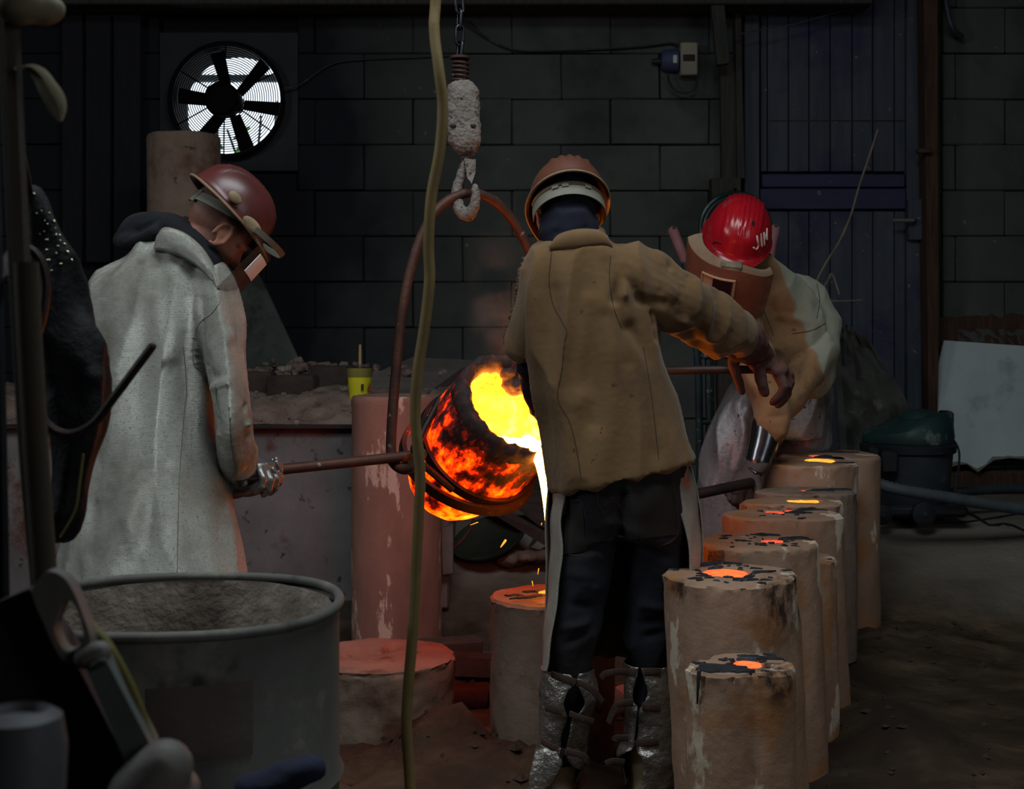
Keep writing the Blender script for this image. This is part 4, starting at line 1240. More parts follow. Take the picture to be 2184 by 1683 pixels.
mould(L12, 1178, 1270, 4.36, [(0, 0, .20, .20)], M['mould_grey'], [(1180, 1262, .045)], seed=12.2, rough=.006, group=None, slag=[(1120, 1276, .02, 2.2, .6, .4), (1150, 1262, .02, 2.2, .6, .5), (1095, 1272, .014, 2, .6, 0)])
mould(L13, 392, 289, 7.45, [(0, 0, .197, .197)], M['mould_grey'], seed=13.3, rough=.003, group=None, base=zt + .12)

# ------------------------------------------------------------------ crucible and its shank
AX = Vector((.50, -.62, .60)).normalized()           # crucible axis, tipped towards the pit
R0 = P(1098, 866, 4.38)                              # centre of the rim
CM = Matrix.Translation(R0) @ AX.to_track_quat('Z', 'Y').to_matrix().to_4x4()


def local_obj(name, mb, mat, parent, matrix, **k):
    """Mesh kept in its own turned axes (so its material can follow them)."""
    me = mb if not isinstance(mb, MB) else mb.mesh(name)
    me.polygons.foreach_set('use_smooth', [True] * len(me.polygons))
    me.set_sharp_from_angle(angle=math.radians(k.pop('smooth', 40)))
    me.materials.append(mat)
    o = bpy.data.objects.new(name, me); COL.objects.link(o)
    if parent is not None:
        o.parent = parent
        o.matrix_local = Matrix.Translation(-Vector(LOC[parent.name])) @ matrix
    else:
        o.matrix_world = matrix
    LOC[o.name] = tuple(matrix.translation)
    return tag(o, **k)


lowpt = CM @ Vector((0, 0, -.52))
cru = empty('crucible', (R0.x - .12, 4.55, lowpt.z - .02), 'glowing orange crucible tipped to pour, its shell mottled with dark crust', 'crucible')


def crust(p):
    k = 1 + .022 * fbm((p.x, p.y, p.z), 10, 4) + .012 * fbm((p.x, p.y, p.z), 30, 3)
    return Vector((p.x * k, p.y * k, p.z))


prof = [(0, -.515), (.09, -.512), (.135, -.49), (.16, -.44), (.178, -.38), (.194, -.30), (.203, -.2), (.204, -.1), (.199, -.03), (.196, -.02)]
prof2 = []
for i in range(len(prof) - 1):
    for k in range(4):
        t = k / 4; prof2.append((prof[i][0] * (1 - t) + prof[i + 1][0] * t, prof[i][1] * (1 - t) + prof[i + 1][1] * t))
prof2.append(prof[-1])
local_obj('shell', MB().lathe(prof2, seg=96, cap=False, fn=crust), M['hot_shell'], cru, CM, smooth=80)
rim = MB().lathe([(.190, -.06), (.203, -.045), (.205, -.02), (.203, .0), (.194, .012), (.182, .014), (.172, .008), (.165, .002), (.158, -.008), (.155, -.025), (.160, -.04), (.190, -.06)], seg=120, cap=False, fn=lambda p: Vector((p.x * (1 + .035 * fbm(p, 26, 4)), p.y * (1 + .035 * fbm(p, 26, 4)), p.z + .014 * fbm(p, 30, 3))))
local_obj('rim', rim, M['hot_rim'], cru, CM, smooth=80)
local_obj('lining', MB().lathe([(.168, -.02), (.168, -.1), (.16, -.3), (.12, -.42), (0, -.44)], seg=64, cap=False, fn=lambda p: Vector((p.x * (1 + .02 * fbm(p, 14, 3)), p.y * (1 + .02 * fbm(p, 14, 3)), p.z))), M['hot_inside'], cru, CM, smooth=80)
crs = MB()
local_obj('slag_lump', displace(remesh(crs.ell((.07, .10, -.03), (.05, .035, .03)).ell((.10, .075, -.01), (.035, .03, .035)).ell((.045, .13, -.01), (.03, .02, .025)), .006, 2), lambda c, n: .012 * fbm(c, 26, 3)), M['hot_rim'], cru, CM)

dn = (Vector((0, 0, -1)) + AX * AX.z).normalized()   # lowest direction in the rim plane
lip = R0 + dn * .158
sidev = AX.cross(dn).normalized()
# the liquid: level surface inside the crucible at the height of the lip
g = MB(); pts = []
inv = CM.inverted()
lz = lip.z + .006
ctr = R0 - AX * .1; ctr.z = lz
hdir = Vector((dn.x, dn.y, 0)).normalized(); wdir = Vector((-hdir.y, hdir.x, 0))
for i in range(48):
    a = 2 * PI * i / 48; u = hdir * math.cos(a) + wdir * math.sin(a); r = 0
    while r < .5:
        q = inv @ (ctr + u * (r + .004))
        if q.z > .004 or math.hypot(q.x, q.y) > .157: break
        r += .004
    pts.append(ctr + u * r)
liq = empty('molten_metal', (lip.x, lip.y, lip.z - .4), 'yellow white molten metal filling the crucible and pouring over its lip in a stream', 'molten metal')
g.prism(pts, (0, 0, -.004))
obj('surface', g, M['hot_metal'], liq, smooth=30)
D0 = lip.y
st = [(1122, 940, D0 + .05, .020), (1132, 950, D0 + .02, .029), (1141, 962, D0 - .01, .028), (1149, 980, D0 - .024, .021), (1155, 1006, D0 - .028, .0165), (1160, 1040, D0 - .03, .0125), (1165, 1078, D0 - .03, .0115),
      (1169, 1110, D0 - .03, .0125), (1171, 1135, D0 - .03, .0095), (1172, 1165, D0 - .03, .0065), (1174, 1210, D0 - .025, .006), (1177, 1268, D0 - .01, .007)]
q = spline(st, 5)
obj('pouring_stream', MB().tube([P(*p[:3]) for p in q], [p[3] for p in q], seg=14, caps='round', flat=.7), M['hot_stream'], liq)
for i, (x, y, d, dx, dy, lab) in enumerate(((1073, 1160, 4.3, 5, -7, 'short fat orange spark in front of the olive basin'), (1011, 1117, 4.5, 8, -3, 'thin orange spark just under the crucible'),
                                          (1148, 1219, 4.2, 1, -6, 'tiny upright spark over the pale floor'), (1136, 1245, 4.2, -1, -5, 'tiny spark just above the grey cylinder mould'), (1155, 1118, 4.25, .5, -2, 'tiny speck of spark beside the pouring stream'))):
    r = .0032 if i == 0 else .0013
    tag(obj('spark', MB().tube([P(x - dx, y - dy, d), P(x, y, d), P(x + dx, y + dy, d)], [r * .5, r, r * 1.2], seg=6, caps='round'), M['pool_yellow']), lab, 'spark')

SV = Vector((.93, .36, .03)).normalized()
RC = R0 - AX * .265                                  # centre of the carrier ring
shank = empty('ladle_shank', (RC.x, RC.y, RC.z - .3), 'long iron shank with a double ring that carries the glowing crucible', 'shank')


def band(c, nrm, R, w, th, seg=72, a0=0, a1=2 * PI):
    """Flat iron band round an axis."""
    m = nrm.normalized().to_track_quat('Z', 'Y').to_matrix()
    prof = [(R, -w / 2), (R + th, -w / 2), (R + th, w / 2), (R, w / 2), (R, -w / 2)]
    return MB().lathe(prof, c, m, seg=seg, cap=False)


obj('ring_band', band(R0 - AX * .245, AX, .205, .032, .014), M['steel_dark'], shank)
n2 = Vector((.36, -.50, .79))
obj('carrier_ring', band(RC - AX * .05 + Vector((0, 0, -.012)), n2, .222, .034, .016), M['steel_rust'], shank)
JL = P(872, 975, 4.28); JR = RC + (RC - JL); JR.z = RC.z + .01
obj('left_pole', MB().tube([P(470, 1022, 4.13), P(604, 1001, 4.17), P(850, 975, 4.27), P(905, 968, 4.33)], .0165, seg=12), M['steel_rust'], shank)
obj('strut', MB().tube([P(880, 972, 4.29), P(905, 915, 4.36), P(938, 852, 4.45)], .011, seg=8), M['steel_dark'], shank)
obj('strut', MB().tube([P(880, 972, 4.29), P(918, 1005, 4.33), P(965, 1045, 4.36)], .012, seg=8), M['steel_dark'], shank)
FM = P(1345, 935, 4.78)
obj('right_pole', MB().tube([RC + SV * .2, FM], .0165, seg=12), M['steel_rust'], shank)
obj('crossbar', MB().tube([P(1372, 792, 4.5), FM, P(1400, 1075, 5.25)], .016, seg=12, caps='round'), M['steel_rust'], shank)
obj('handle', MB().tube([P(1372, 791, 4.5), P(1500, 789, 4.43), P(1642, 788, 4.40)], .0135, seg=12, caps='round'), M['steel_dark'], shank)
obj('handle', MB().tube([P(1400, 1075, 5.25), P(1486, 1054, 5.3), P(1600, 1030, 5.44)], .021, seg=12, caps='round'), M['steel_dark'], shank)

bl_ = [(886, 956, 4.26), (888, 978, 4.25), (876, 998, 4.25), (856, 1000, 4.27), (838, 985, 4.29), (834, 960, 4.3), (836, 900, 4.3), (842, 820, 4.31), (850, 730, 4.32), (860, 650, 4.33), (878, 565, 4.36), (905, 490, 4.39), (942, 438, 4.43), (995, 412, 4.47),
       (1045, 423, 4.52), (1082, 455, 4.56), (1112, 500, 4.59), (1136, 556, 4.62), (1158, 640, 4.65), (1170, 740, 4.67), (1172, 850, 4.68), (1166, 950, 4.66)]
tag(obj('crucible_bail', MB().tube(pxpath(bl_, 6), .0165, seg=12, caps='round'), M['steel_rust']), 'tall arched iron bail hooked to the shank, hanging from the hoist hook', 'bail')

# ------------------------------------------------------------------ hoist: chain, spring, block, hook
hd = 4.47
hoist = empty('chain_hoist', P(990, 470, hd), 'crusted hoist block with chain, spring and hook hanging over the crucible', 'hoist')
link = MB(); pts = []
for i in range(20):
    a = 2 * PI * i / 20
    pts.append(Vector((.0105 * math.cos(a), 0, .0105 * math.sin(a) + (.017 if math.sin(a) > 0 else -.017))))
pts = [p * 1.18 for p in pts]
link_me = MB().tube(pts, .0054, seg=6, closed=True).mesh('chain_link')
link_me.materials.append(M['chain']); link_me.polygons.foreach_set('use_smooth', [True] * len(link_me.polygons))
z, k = P(0, 122, hd).z, 0
while z < 4.2:
    t = (z - P(0, 122, hd).z)
    o = bpy.data.objects.new('chain_link', link_me); COL.objects.link(o); o.parent = hoist
    o.location = Vector((P(981 - t * 8, 0, hd).x, hd, z + .02)) - Vector(LOC[hoist.name])
    o.rotation_euler = (random.uniform(-.08, .08), random.uniform(-.08, .08), (.5 if k % 2 else .5 + PI / 2) + random.uniform(-.2, .2))
    z += .052; k += 1
sp_ = []
for i in range(5 * 16 + 1):
    t = i / 16; a = 2 * PI * t
    c = P(982, 128 + t * 9.4, hd)
    sp_.append(c + Vector((.0265 * math.cos(a), .0265 * math.sin(a), 0)))
obj('spring', MB().tube(sp_, .0042, seg=6), M['steel_rust'], hoist)
obj('top_washer', MB().lathe([(0, -.004), (.033, -.004), (.034, .004), (0, .004)], P(981, 123, hd), seg=20), M['steel_rust'], hoist)
blk = MB(); rings = []
for py, xl, xr, hh in ((173, 968, 1003, .028), (180, 960, 1011, .036), (196, 951, 1021, .045), (240, 953, 1022, .047), (285, 956, 1025, .048), (305, 959, 1024, .046), (322, 970, 1017, .038), (332, 983, 1006, .02)):
    a, b = P(xl, py, hd), P(xr, py, hd); c = (a + b) / 2; w = (b - a).length / 2
    rings.append([c + Vector((w * math.copysign(abs(math.cos(t)) ** .55, math.cos(t)), hh * math.copysign(abs(math.sin(t)) ** .55, math.sin(t)), 0)) for t in (2 * PI * i / 32 for i in range(32))])
blk.loft(rings)
obj('hook_block', displace(remesh(blk, .004, 2), lambda c, n: .004 * fbm(c, 40, 3) + .003 * fbm(c, 110, 2)), M['crusty'], hoist, smooth=180)
for x0 in (967, 1009):
    obj('slot', MB().box(P(x0, 268, hd - .047), (.018, .012, .010), bevel=.003), M['ink'], hoist)
hk = [(993, 328, hd, .014), (990, 350, hd, .013), (982, 378, hd - .0, .016), (975, 405, hd, .018), (974, 430, hd - .01, .02), (984, 452, hd - .02, .021), (1000, 458, hd - .03, .021), (1011, 442, hd - .04, .018), (1015, 420, hd - .045, .015), (1013, 398, hd - .045, .011)]
hm = limb(MB(), hk, 5, 14)
obj('hook', displace(remesh(hm, .004, 2), lambda c, n: .003 * fbm(c, 60, 3)), M['crusty'], hoist, smooth=180)
obj('latch', MB().prism([P(991, 338, hd - .02), P(1015, 340, hd - .02), P(1014, 368, hd - .02), P(1006, 392, hd - .045), P(996, 378, hd - .03)], (0, .008, 0)), M['crusty'], hoist, smooth=0)

# smoke over the crucible
sm, nt, b_, tc = new_mat('smoke')
nt.nodes.remove(b_)
vol = nt.nodes.new('ShaderNodeVolumeScatter')
vol.inputs['Color'].default_value = (.9, .66, .56, 1)  # neutral smoke tinted reddish: the crucible's glow is put into its colour
nn = nz(nt, tc, 5, 3)
sepz = nt.nodes.new('ShaderNodeSeparateXYZ'); nt.links.new(tc.outputs['Object'], sepz.inputs[0])
fall = nt.nodes.new('ShaderNodeMapRange'); fall.inputs[1].default_value, fall.inputs[2].default_value, fall.inputs[3].default_value, fall.inputs[4].default_value = .0, .46, 7.0, 0
nt.links.new(sepz.outputs[2], fall.inputs[0])
rr = ramp(nt, nn, [(.4, (0, 0, 0)), (.7, (1, 1, 1))])
rise = nt.nodes.new('ShaderNodeMapRange'); rise.inputs[1].default_value, rise.inputs[2].default_value = .02, .14
nt.links.new(sepz.outputs[2], rise.inputs[0])
m0 = nt.nodes.new('ShaderNodeMath'); m0.operation = 'MULTIPLY'; nt.links.new(rr, m0.inputs[0]); nt.links.new(rise.outputs[0], m0.inputs[1])
mu = nt.nodes.new('ShaderNodeMath'); mu.operation = 'MULTIPLY'; nt.links.new(m0.outputs[0], mu.inputs[0]); nt.links.new(fall.outputs[0], mu.inputs[1])
sepx = nt.nodes.new('ShaderNodeVectorMath'); sepx.operation = 'LENGTH'
fl = nt.nodes.new('ShaderNodeVectorMath'); fl.operation = 'MULTIPLY'; fl.inputs[1].default_value = (1, 1, 0)
nt.links.new(tc.outputs['Object'], fl.inputs[0]); nt.links.new(fl.outputs[0], sepx.inputs[0])
rad = nt.nodes.new('ShaderNodeMapRange'); rad.inputs[1].default_value, rad.inputs[2].default_value, rad.inputs[3].default_value, rad.inputs[4].default_value = .0, .11, 1, 0
nt.links.new(sepx.outputs['Value'], rad.inputs[0])
m2 = nt.nodes.new('ShaderNodeMath'); m2.operation = 'MULTIPLY'; nt.links.new(mu.outputs[0], m2.inputs[0]); nt.links.new(rad.outputs[0], m2.inputs[1])
nt.links.new(m2.outputs[0], vol.inputs['Density'])
nt.links.new(vol.outputs[0], nt.nodes['Material Output'].inputs['Volume'])
c0 = P(1062, 784, 4.5)
obj('smoke', MB().lathe([(0, 0), (.08, .0), (.13, .08), (.13, .2), (.13, .34), (.10, .44), (0, .47)], c0, seg=20), sm, kind='stuff', label='thin warm smoke rising off the mouth of the crucible', cat='smoke', origin=c0)

# ------------------------------------------------------------------ near things: hanging cable, drum, post, machine
cb = [(931, -420, 2.66), (930, -40, 2.64), (926, 60, 2.62), (936, 150, 2.6), (944, 225, 2.6), (938, 320, 2.6), (920, 420, 2.6), (914, 520, 2.6), (916, 600, 2.6), (905, 700, 2.6), (890, 800, 2.6), (886, 900, 2.6), (896, 1000, 2.6), (893, 1100, 2.6), (888, 1200, 2.6),
      (880, 1350, 2.6), (872, 1450, 2.6), (867, 1550, 2.6), (875, 1683, 2.6), (884, 1900, 2.58), (880, 2215, 2.55)]
tag(obj('hanging_cable', MB().tube(pxpath(cb, 6), .0105, seg=12), M['cable']), 'long yellowish cable hanging in wavy bends in front of the whole scene', 'cable')

dc = P(380, 1290, 2.42)
drum = empty('steel_drum', (dc.x, 2.42, 0), 'big open grey steel drum crusted with plaster inside', 'drum')
dr = .285
dt = dc.z
obj('drum_wall', MB().lathe([(.0, .0), (dr - .004, .0), (dr, .02), (dr, .28), (dr + .008, .295), (dr, .31), (dr, .56), (dr + .008, .575), (dr, .59), (dr, dt - .02), (dr, dt)], (dc.x, 2.42, 0), seg=72, cap=False), M['drum'], drum, smooth=50)
obj('rolled_rim', MB().tube([Vector((dc.x + dr * math.cos(t), 2.42 + dr * math.sin(t), dt + .002 + .003 * math.sin(3 * t))) for t in (2 * PI * i / 72 for i in range(72))], .009, seg=10, closed=True), M['drum'], drum)
inn = []
for z_, r_ in ((dt - .006, dr - .007), (dt - .05, dr - .012), (dt - .1, dr - .016), (dt - .16, dr - .014), (dt - .24, dr - .012), (dt - .32, dr - .012), (.45, dr - .012), (.44, .2), (.43, .0)):
    inn.append((r_, z_))
inn2 = []
for i in range(len(inn) - 1):
    for k in range(4):
        t = k / 4; inn2.append((inn[i][0] * (1 - t) + inn[i + 1][0] * t, inn[i][1] * (1 - t) + inn[i + 1][1] * t))
obj('plaster_crust', MB().lathe(inn2, (dc.x, 2.42, 0), seg=96, cap=False, fn=lambda p: Vector((p.x * (1 - .05 * max(0, fbm((p.x, p.y, p.z * .6), 11, 4) + .1)), p.y * (1 - .05 * max(0, fbm((p.x, p.y, p.z * .6), 11, 4) + .1)), p.z))), M['drum_in'], drum, smooth=60)
rows = []
for j in range(7):
    row = []
    for i in range(9):
        a = math.radians(-86 + 34 * i / 8); z_ = dt - .075 - .12 * j / 6
        row.append(Vector((dc.x + (dr + .0012) * math.cos(a) - .0, 2.42 + (dr + .0012) * math.sin(a), z_)))
    rows.append(row)
obj('worn_label', MB().sheet(rows, .0012), M['drum_label'], drum)

# post with bracket, at the left edge
post = empty('stand_post', P(60, 1850, 1.62), 'slender grey post of a stand at the left edge, close and out of focus', 'post')
q = [(2, -260, 1.62), (16, 0, 1.62), (34, 400, 1.62), (48, 700, 1.62), (66, 1000, 1.62), (88, 1240, 1.62), (104, 1500, 1.62), (120, 1900, 1.62), (140, 3100, 1.62)]
obj('upright', MB().tube(pxpath(q, 4), .0135, seg=8), M['post_grey'], post)
obj('upright', MB().tube(pxpath([(-34, -260, 1.66), (-26, 200, 1.66), (-14, 700, 1.66), (-2, 1300, 1.66), (20, 3000, 1.66)], 4), .0135, seg=8), M['vac_black'], post)
obj('sleeve', MB().tube(pxpath([(56, 560, 1.60), (62, 700, 1.60), (76, 950, 1.60), (92, 1180, 1.60), (100, 1300, 1.60)], 4), .0150, seg=10), M['post_olive'], post)
obj('clamp', displace(remesh(MB().ell(P(40, 8, 1.6), (.030, .03, .026)).ell(P(84, 18, 1.62), (.03, .025, .02)), .005, 2), lambda c, n: .003 * fbm(c, 30, 2)), M['leaf_pale'], post, smooth=180)
lf = [(36, 146, 6), (62, 142, 10), (84, 158, 17), (100, 185, 22), (118, 215, 24), (128, 240, 18), (131, 258, 6)]
rows = []
for x, y, w in spline(lf, 4):
    rows.append([P(x + w * s * .8, y - w * s * .55, 1.6 - .01 * (1 - s * s)) for s in (-1, -.5, 0, .5, 1)])
obj('tongue', MB().sheet(rows, .003), M['leaf_pale'], post)
tag(obj('steel_hook', MB().tube(pxpath([(32, 600, 1.635), (14, 590, 1.70), (8, 566, 1.80), (24, 540, 1.88), (52, 528, 1.9), (82, 548, 1.9), (98, 600, 1.9), (92, 670, 1.9), (74, 740, 1.9), (70, 810, 1.9), (80, 870, 1.9), (108, 912, 1.9), (150, 926, 1.9), (198, 904, 1.9), (240, 852, 1.9), (285, 792, 1.9), (324, 740, 1.9)], 6), .0066, seg=8, caps='round'), M['steel_dark']),
    'long bent steel hook with a straight free end in front of the silver coat', 'hook')
ap = [(402, 56, 76, 2.2, .012), (440, 58, 106, 2.2, .022), (480, 60, 130, 2.2, .026), (530, 62, 152, 2.2, .03), (585, 70, 168, 2.2, .035), (640, 78, 186, 2.2, .04), (700, 84, 208, 2.2, .045), (760, 88, 220, 2.2, .05), (820, 92, 226, 2.2, .05), (880, 95, 222, 2.2, .05), (940, 98, 215, 2.2, .045),
      (1000, 102, 200, 2.2, .04), (1060, 106, 186, 2.2, .04), (1110, 108, 172, 2.2, .035), (1150, 112, 146, 2.2, .02)]
am = remesh(pxloft(MB(), ap, 28), .007, 2)
cloth(am, .010, (14, 14, 5), 3.1, [(P(95, 650, 2.17), P(140, 900, 2.17), .018, .015), (P(120, 720, 2.17), P(190, 800, 2.17), .016, .014), (P(110, 830, 2.17), P(180, 790, 2.17), -.016, .012), (P(150, 960, 2.17), P(130, 1100, 2.17), .014, .012)])
lj = obj('leather_jacket', am, M['leather_black'], label='black leather jacket hanging beside the post, glinting at its shoulder', cat='jacket', smooth=180)
o_ = Vector(LOC[lj.name])
jt0 = BVHTree.FromPolygons([v.co + o_ for v in am.vertices], [tuple(p.vertices) for p in am.polygons])
g = MB(); rnd = random.Random(5)
for x, y, r in ((66, 412, .0042), (72, 414, .003), (114, 473, .0042), (101, 478, .002), (119, 501, .0028), (127, 502, .0028), (94, 494, .0022), (128, 514, .0022), (137, 521, .003), (124, 525, .002), (100, 512, .003), (100, 533, .0026), (143, 538, .0042), (104, 555, .0034), (152, 555, .0034), (130, 563, .0026),
                (110, 577, .0022), (105, 455, .002), (88, 450, .0016), (78, 455, .0016), (95, 470, .0015), (120, 540, .0018), (118, 487, .0016), (85, 500, .0015)):
    h = cast(jt0, x, y)
    if h is not None: g.ell(h[0], (r, r * .6, r * .7), seg=8, rows=5)
obj('sequin', g, M['glint'], lj, kind='stuff', smooth=60)
obj('lace', MB().tube(pxpath([(178, 968, 2.13), (170, 1030, 2.13), (160, 1090, 2.13), (128, 1146, 2.13)], 5), .0022, seg=5), M['hose_yellow'], lj)
obj('red_lining', MB().prism([P(120, 1150, 2.19), P(132, 1112, 2.18), P(152, 1108, 2.18), P(140, 1132, 2.19)], (0, .01, 0)), M['label_red'], lj, smooth=0)
obj('hanger_strap', MB().tube([P(66, 432, 2.2), P(58, 380, 2.15), P(40, 300, 1.9), P(34, 280, 1.7)], .006, seg=6), M['leather_black'], lj)

mach = empty('grinding_machine', P(160, 2500, 1.35), 'dark machine with a pale slanted lever, close and blurred in the lower left corner', 'machine')
obj('housing', MB().prism([P(-60, 1310, 1.36), P(0, 1282, 1.36), P(62, 1256, 1.36), P(150, 1390, 1.36), P(258, 1600, 1.36), P(290, 1700, 1.36), P(290, 2400, 1.36), P(-60, 2400, 1.36)], (0, .035, 0)), M['machine'], mach, smooth=0)
hole = [P(*p, 1.33) for p in ((122, 1317), (139, 1282), (157, 1289), (174, 1331), (174, 1373), (139, 1390), (115, 1345))]
outer = [P(*p, 1.33) for p in ((66, 1262), (98, 1220), (142, 1238), (176, 1310), (192, 1380), (139, 1414), (84, 1310))]
hole = [Vector(p[:3]) for p in spline([tuple(p) for p in hole + hole[:1]], 5)][:-1]
outer = [Vector(p[:3]) for p in spline([tuple(p) for p in outer + outer[:1]], 5)][:-1]
back = Vector((0, .022, 0))
obj('bracket', MB().loft([[p + back for p in outer], outer, hole, [p + back for p in hole], [p + back for p in outer]], cap=False), M['machine_pale'], mach, smooth=30)
a = [P(x, y, 1.32) for x, y in ((172, 1398), (214, 1384), (322, 1592), (268, 1628))]
obj('lever', MB().prism(a, (0, .03, 0)), M['machine_bar'], mach, smooth=0)
obj('hinge', MB().tube([P(184, 1402, 1.33), P(212, 1392, 1.33)], .012, seg=12, caps='round'), M['machine_pale'], mach)
obj('hinge_slot', MB().tube([P(200, 1422, 1.316), P(218, 1412, 1.316)], .004, seg=8, caps='round'), M['ink'], mach)
obj('hose', MB().tube(pxpath([(176, 1290, 1.40), (198, 1336, 1.37), (232, 1376, 1.35), (280, 1465, 1.34), (312, 1548, 1.34), (328, 1600, 1.34), (340, 1690, 1.36)], 5), .0042, seg=8), M['hose_yellow'], mach)
obj('end_cap', remesh(MB().tube([P(300, 1700, 1.32), P(348, 1640, 1.32)], [.034, .03], seg=20, caps='round').box(P(345, 1760, 1.34), (.07, .08, .12), bevel=.02), .006, 3), M['machine_pale'], mach, smooth=180)
cp = P(40, 1560, 1.1)
obj('cup', MB().lathe([(.0, -.5), (.036, -.5), (.036, -.06), (.038, -.012), (.034, .012), (.024, .018), (.02, .01), (0, .008)], cp, seg=32), M['cup'], mach)
rg = MB()
for i in range(8):
    rg.ell(P(540 + i * 17, 1676 - i * 5 + random.uniform(-4, 4), 2.02), (.03, .03, .022), seg=12, rows=8)
rg.ell(P(650, 1640, 2.02), (.014, .02, .014)).tube([P(600, 1700, 2.05), P(600, 2600, 2.05)], .05, seg=16)
tag(obj('navy_rag_bag', displace(remesh(rg, .006, 3), lambda c, n: .004 * fbm(c, 26, 3)), M['navy_rag'], smooth=180), 'dark navy bundle poking up in front of the drum at the lower edge', 'bag')

# ------------------------------------------------------------------ people
def head_prims(mb, c, fr, s=1.0, face=True):
    """Skull, jaw, nose, lips, brow, ears as overlapping shapes; fr columns are side, forward, up."""
    def L(x, y, z): return c + fr @ Vector((x * s, y * s, z * s))
    def E(x, y, z, rx, ry, rz): mb.ell(L(x, y, z), (rx * s, ry * s, rz * s), fr, seg=24, rows=16)
    E(0, -.008, .035, .076, .098, .088)
    E(0, .018, -.035, .064, .074, .078)
    E(0, .052, -.070, .045, .045, .045)
    E(0, .074, -.096, .022, .02, .018)
    mb.tube([L(-.05, .01, -.085), L(-.03, .055, -.1), L(0, .075, -.104), L(.03, .055, -.1), L(.05, .01, -.085)], [.018 * s] * 5, seg=10, caps='round')
    if face:
        mb.tube([L(-.048, .072, .014), L(-.02, .086, .018), L(.02, .086, .018), L(.048, .072, .014)], [.010 * s, .012 * s, .012 * s, .010 * s], seg=8, caps='round')
        mb.tube([L(0, .086, .012), L(0, .100, -.014), L(0, .112, -.034)], [.0075 * s, .009 * s, .0125 * s], seg=10, caps='round')
        for q in (-1, 1):
            E(q * .012, .1, -.036, .008, .009, .007)
            E(q * .034, .058, -.03, .024, .026, .022)
            E(q * .031, .076, -.002, .013, .010, .010)
        mb.tube([L(-.022, .082, -.062), L(0, .094, -.060), L(.022, .082, -.062)], [.004 * s, .007 * s, .004 * s], seg=8, caps='round')
        mb.tube([L(-.02, .080, -.072), L(0, .091, -.073), L(.02, .080, -.072)], [.004 * s, .0075 * s, .004 * s], seg=8, caps='round')
    for q in (-1, 1):
        ey = .016
        rt = fr @ Matrix.Rotation(q * .32, 3, 'Z') @ Matrix.Rotation(.18, 3, 'X')
        mb.tube([c + fr @ Vector((q * (.084 + .006 * math.sin(t)) * s, (ey - .004 + .021 * math.cos(t)) * s, (-.010 + .036 * math.sin(t)) * s)) for t in (-1.9, -1.2, -.3, .6, 1.4, 2.2, 2.9, 3.5)], .0058 * s, seg=8, caps='round')
        mb.ell(L(q * .078, .002 + ey, -.008), (.007 * s, .018 * s, .030 * s), rt, seg=12, rows=8)


def hand(mb, wrist, pdir, back, thumb=1, curl=(50, 55, 35), spread=1.0, s=1.0, fat=1.0, tcurl=.4, curls=None):
    """Palm, four unequal jointed fingers and a thumb. pdir points from the wrist to the knuckles, back is the back-of-hand side."""
    X = Vector(pdir).normalized(); Z = Vector(back); Z = (Z - X * Z.dot(X)).normalized(); Y = Z.cross(X) * thumb
    W = Vector(wrist)
    def L(x, y, z): return W + X * x * s + Y * y * s + Z * z * s
    mb.tube([L(-.03, 0, 0), L(.01, 0, 0)], [.03 * s * fat, .031 * s * fat], seg=14, caps='round', flat=.8, ref=Y)
    fr = Matrix((X, Y, Z)).transposed()
    mb.ell(L(.045, .002, 0), (.052 * s, .041 * s * fat, .019 * s * fat), fr, seg=18, rows=12)
    mb.tube([L(.085, -.034, -.002), L(.092, -.012, .003), L(.094, .012, .003), L(.088, .034, 0)], .0145 * s * fat, seg=10, caps='round')
    for i, (y, L3) in enumerate(((.035, (.040, .026, .021)), (.0125, (.045, .030, .022)), (-.0115, (.042, .028, .022)), (-.034, (.033, .021, .019)))):
        p = L(.09 - (.004 if i in (0, 3) else 0), y, 0); a = 0; pts = [p]; cu = curls[i] if curls else curl
        lat = Y * ((1.5 - i) * .05 * spread)
        for ln, k in zip(L3, cu):
            a += math.radians(k)
            d = (X * math.cos(a) - Z * math.sin(a) + lat).normalized()
            p = p + d * ln * s; pts.append(p)
        mb.tube(pts, [.0118 * s * fat, .0108 * s * fat, .0100 * s * fat, .0088 * s * fat], seg=10, caps='round')
    p0 = L(.018, .028, -.004); d = (X * .62 + Y * .72 - Z * .25).normalized(); p1 = p0 + d * .042 * s
    d2 = (d + X * .5 - Z * tcurl).normalized(); p2 = p1 + d2 * .032 * s
    d3 = (d2 + X * .35 - Z * tcurl - Y * .3).normalized(); p3 = p2 + d3 * .026 * s
    mb.tube([p0, p1, p2, p3], [.0155 * s * fat, .0135 * s * fat, .0118 * s * fat, .0098 * s * fat], seg=10, caps='round')
    return mb


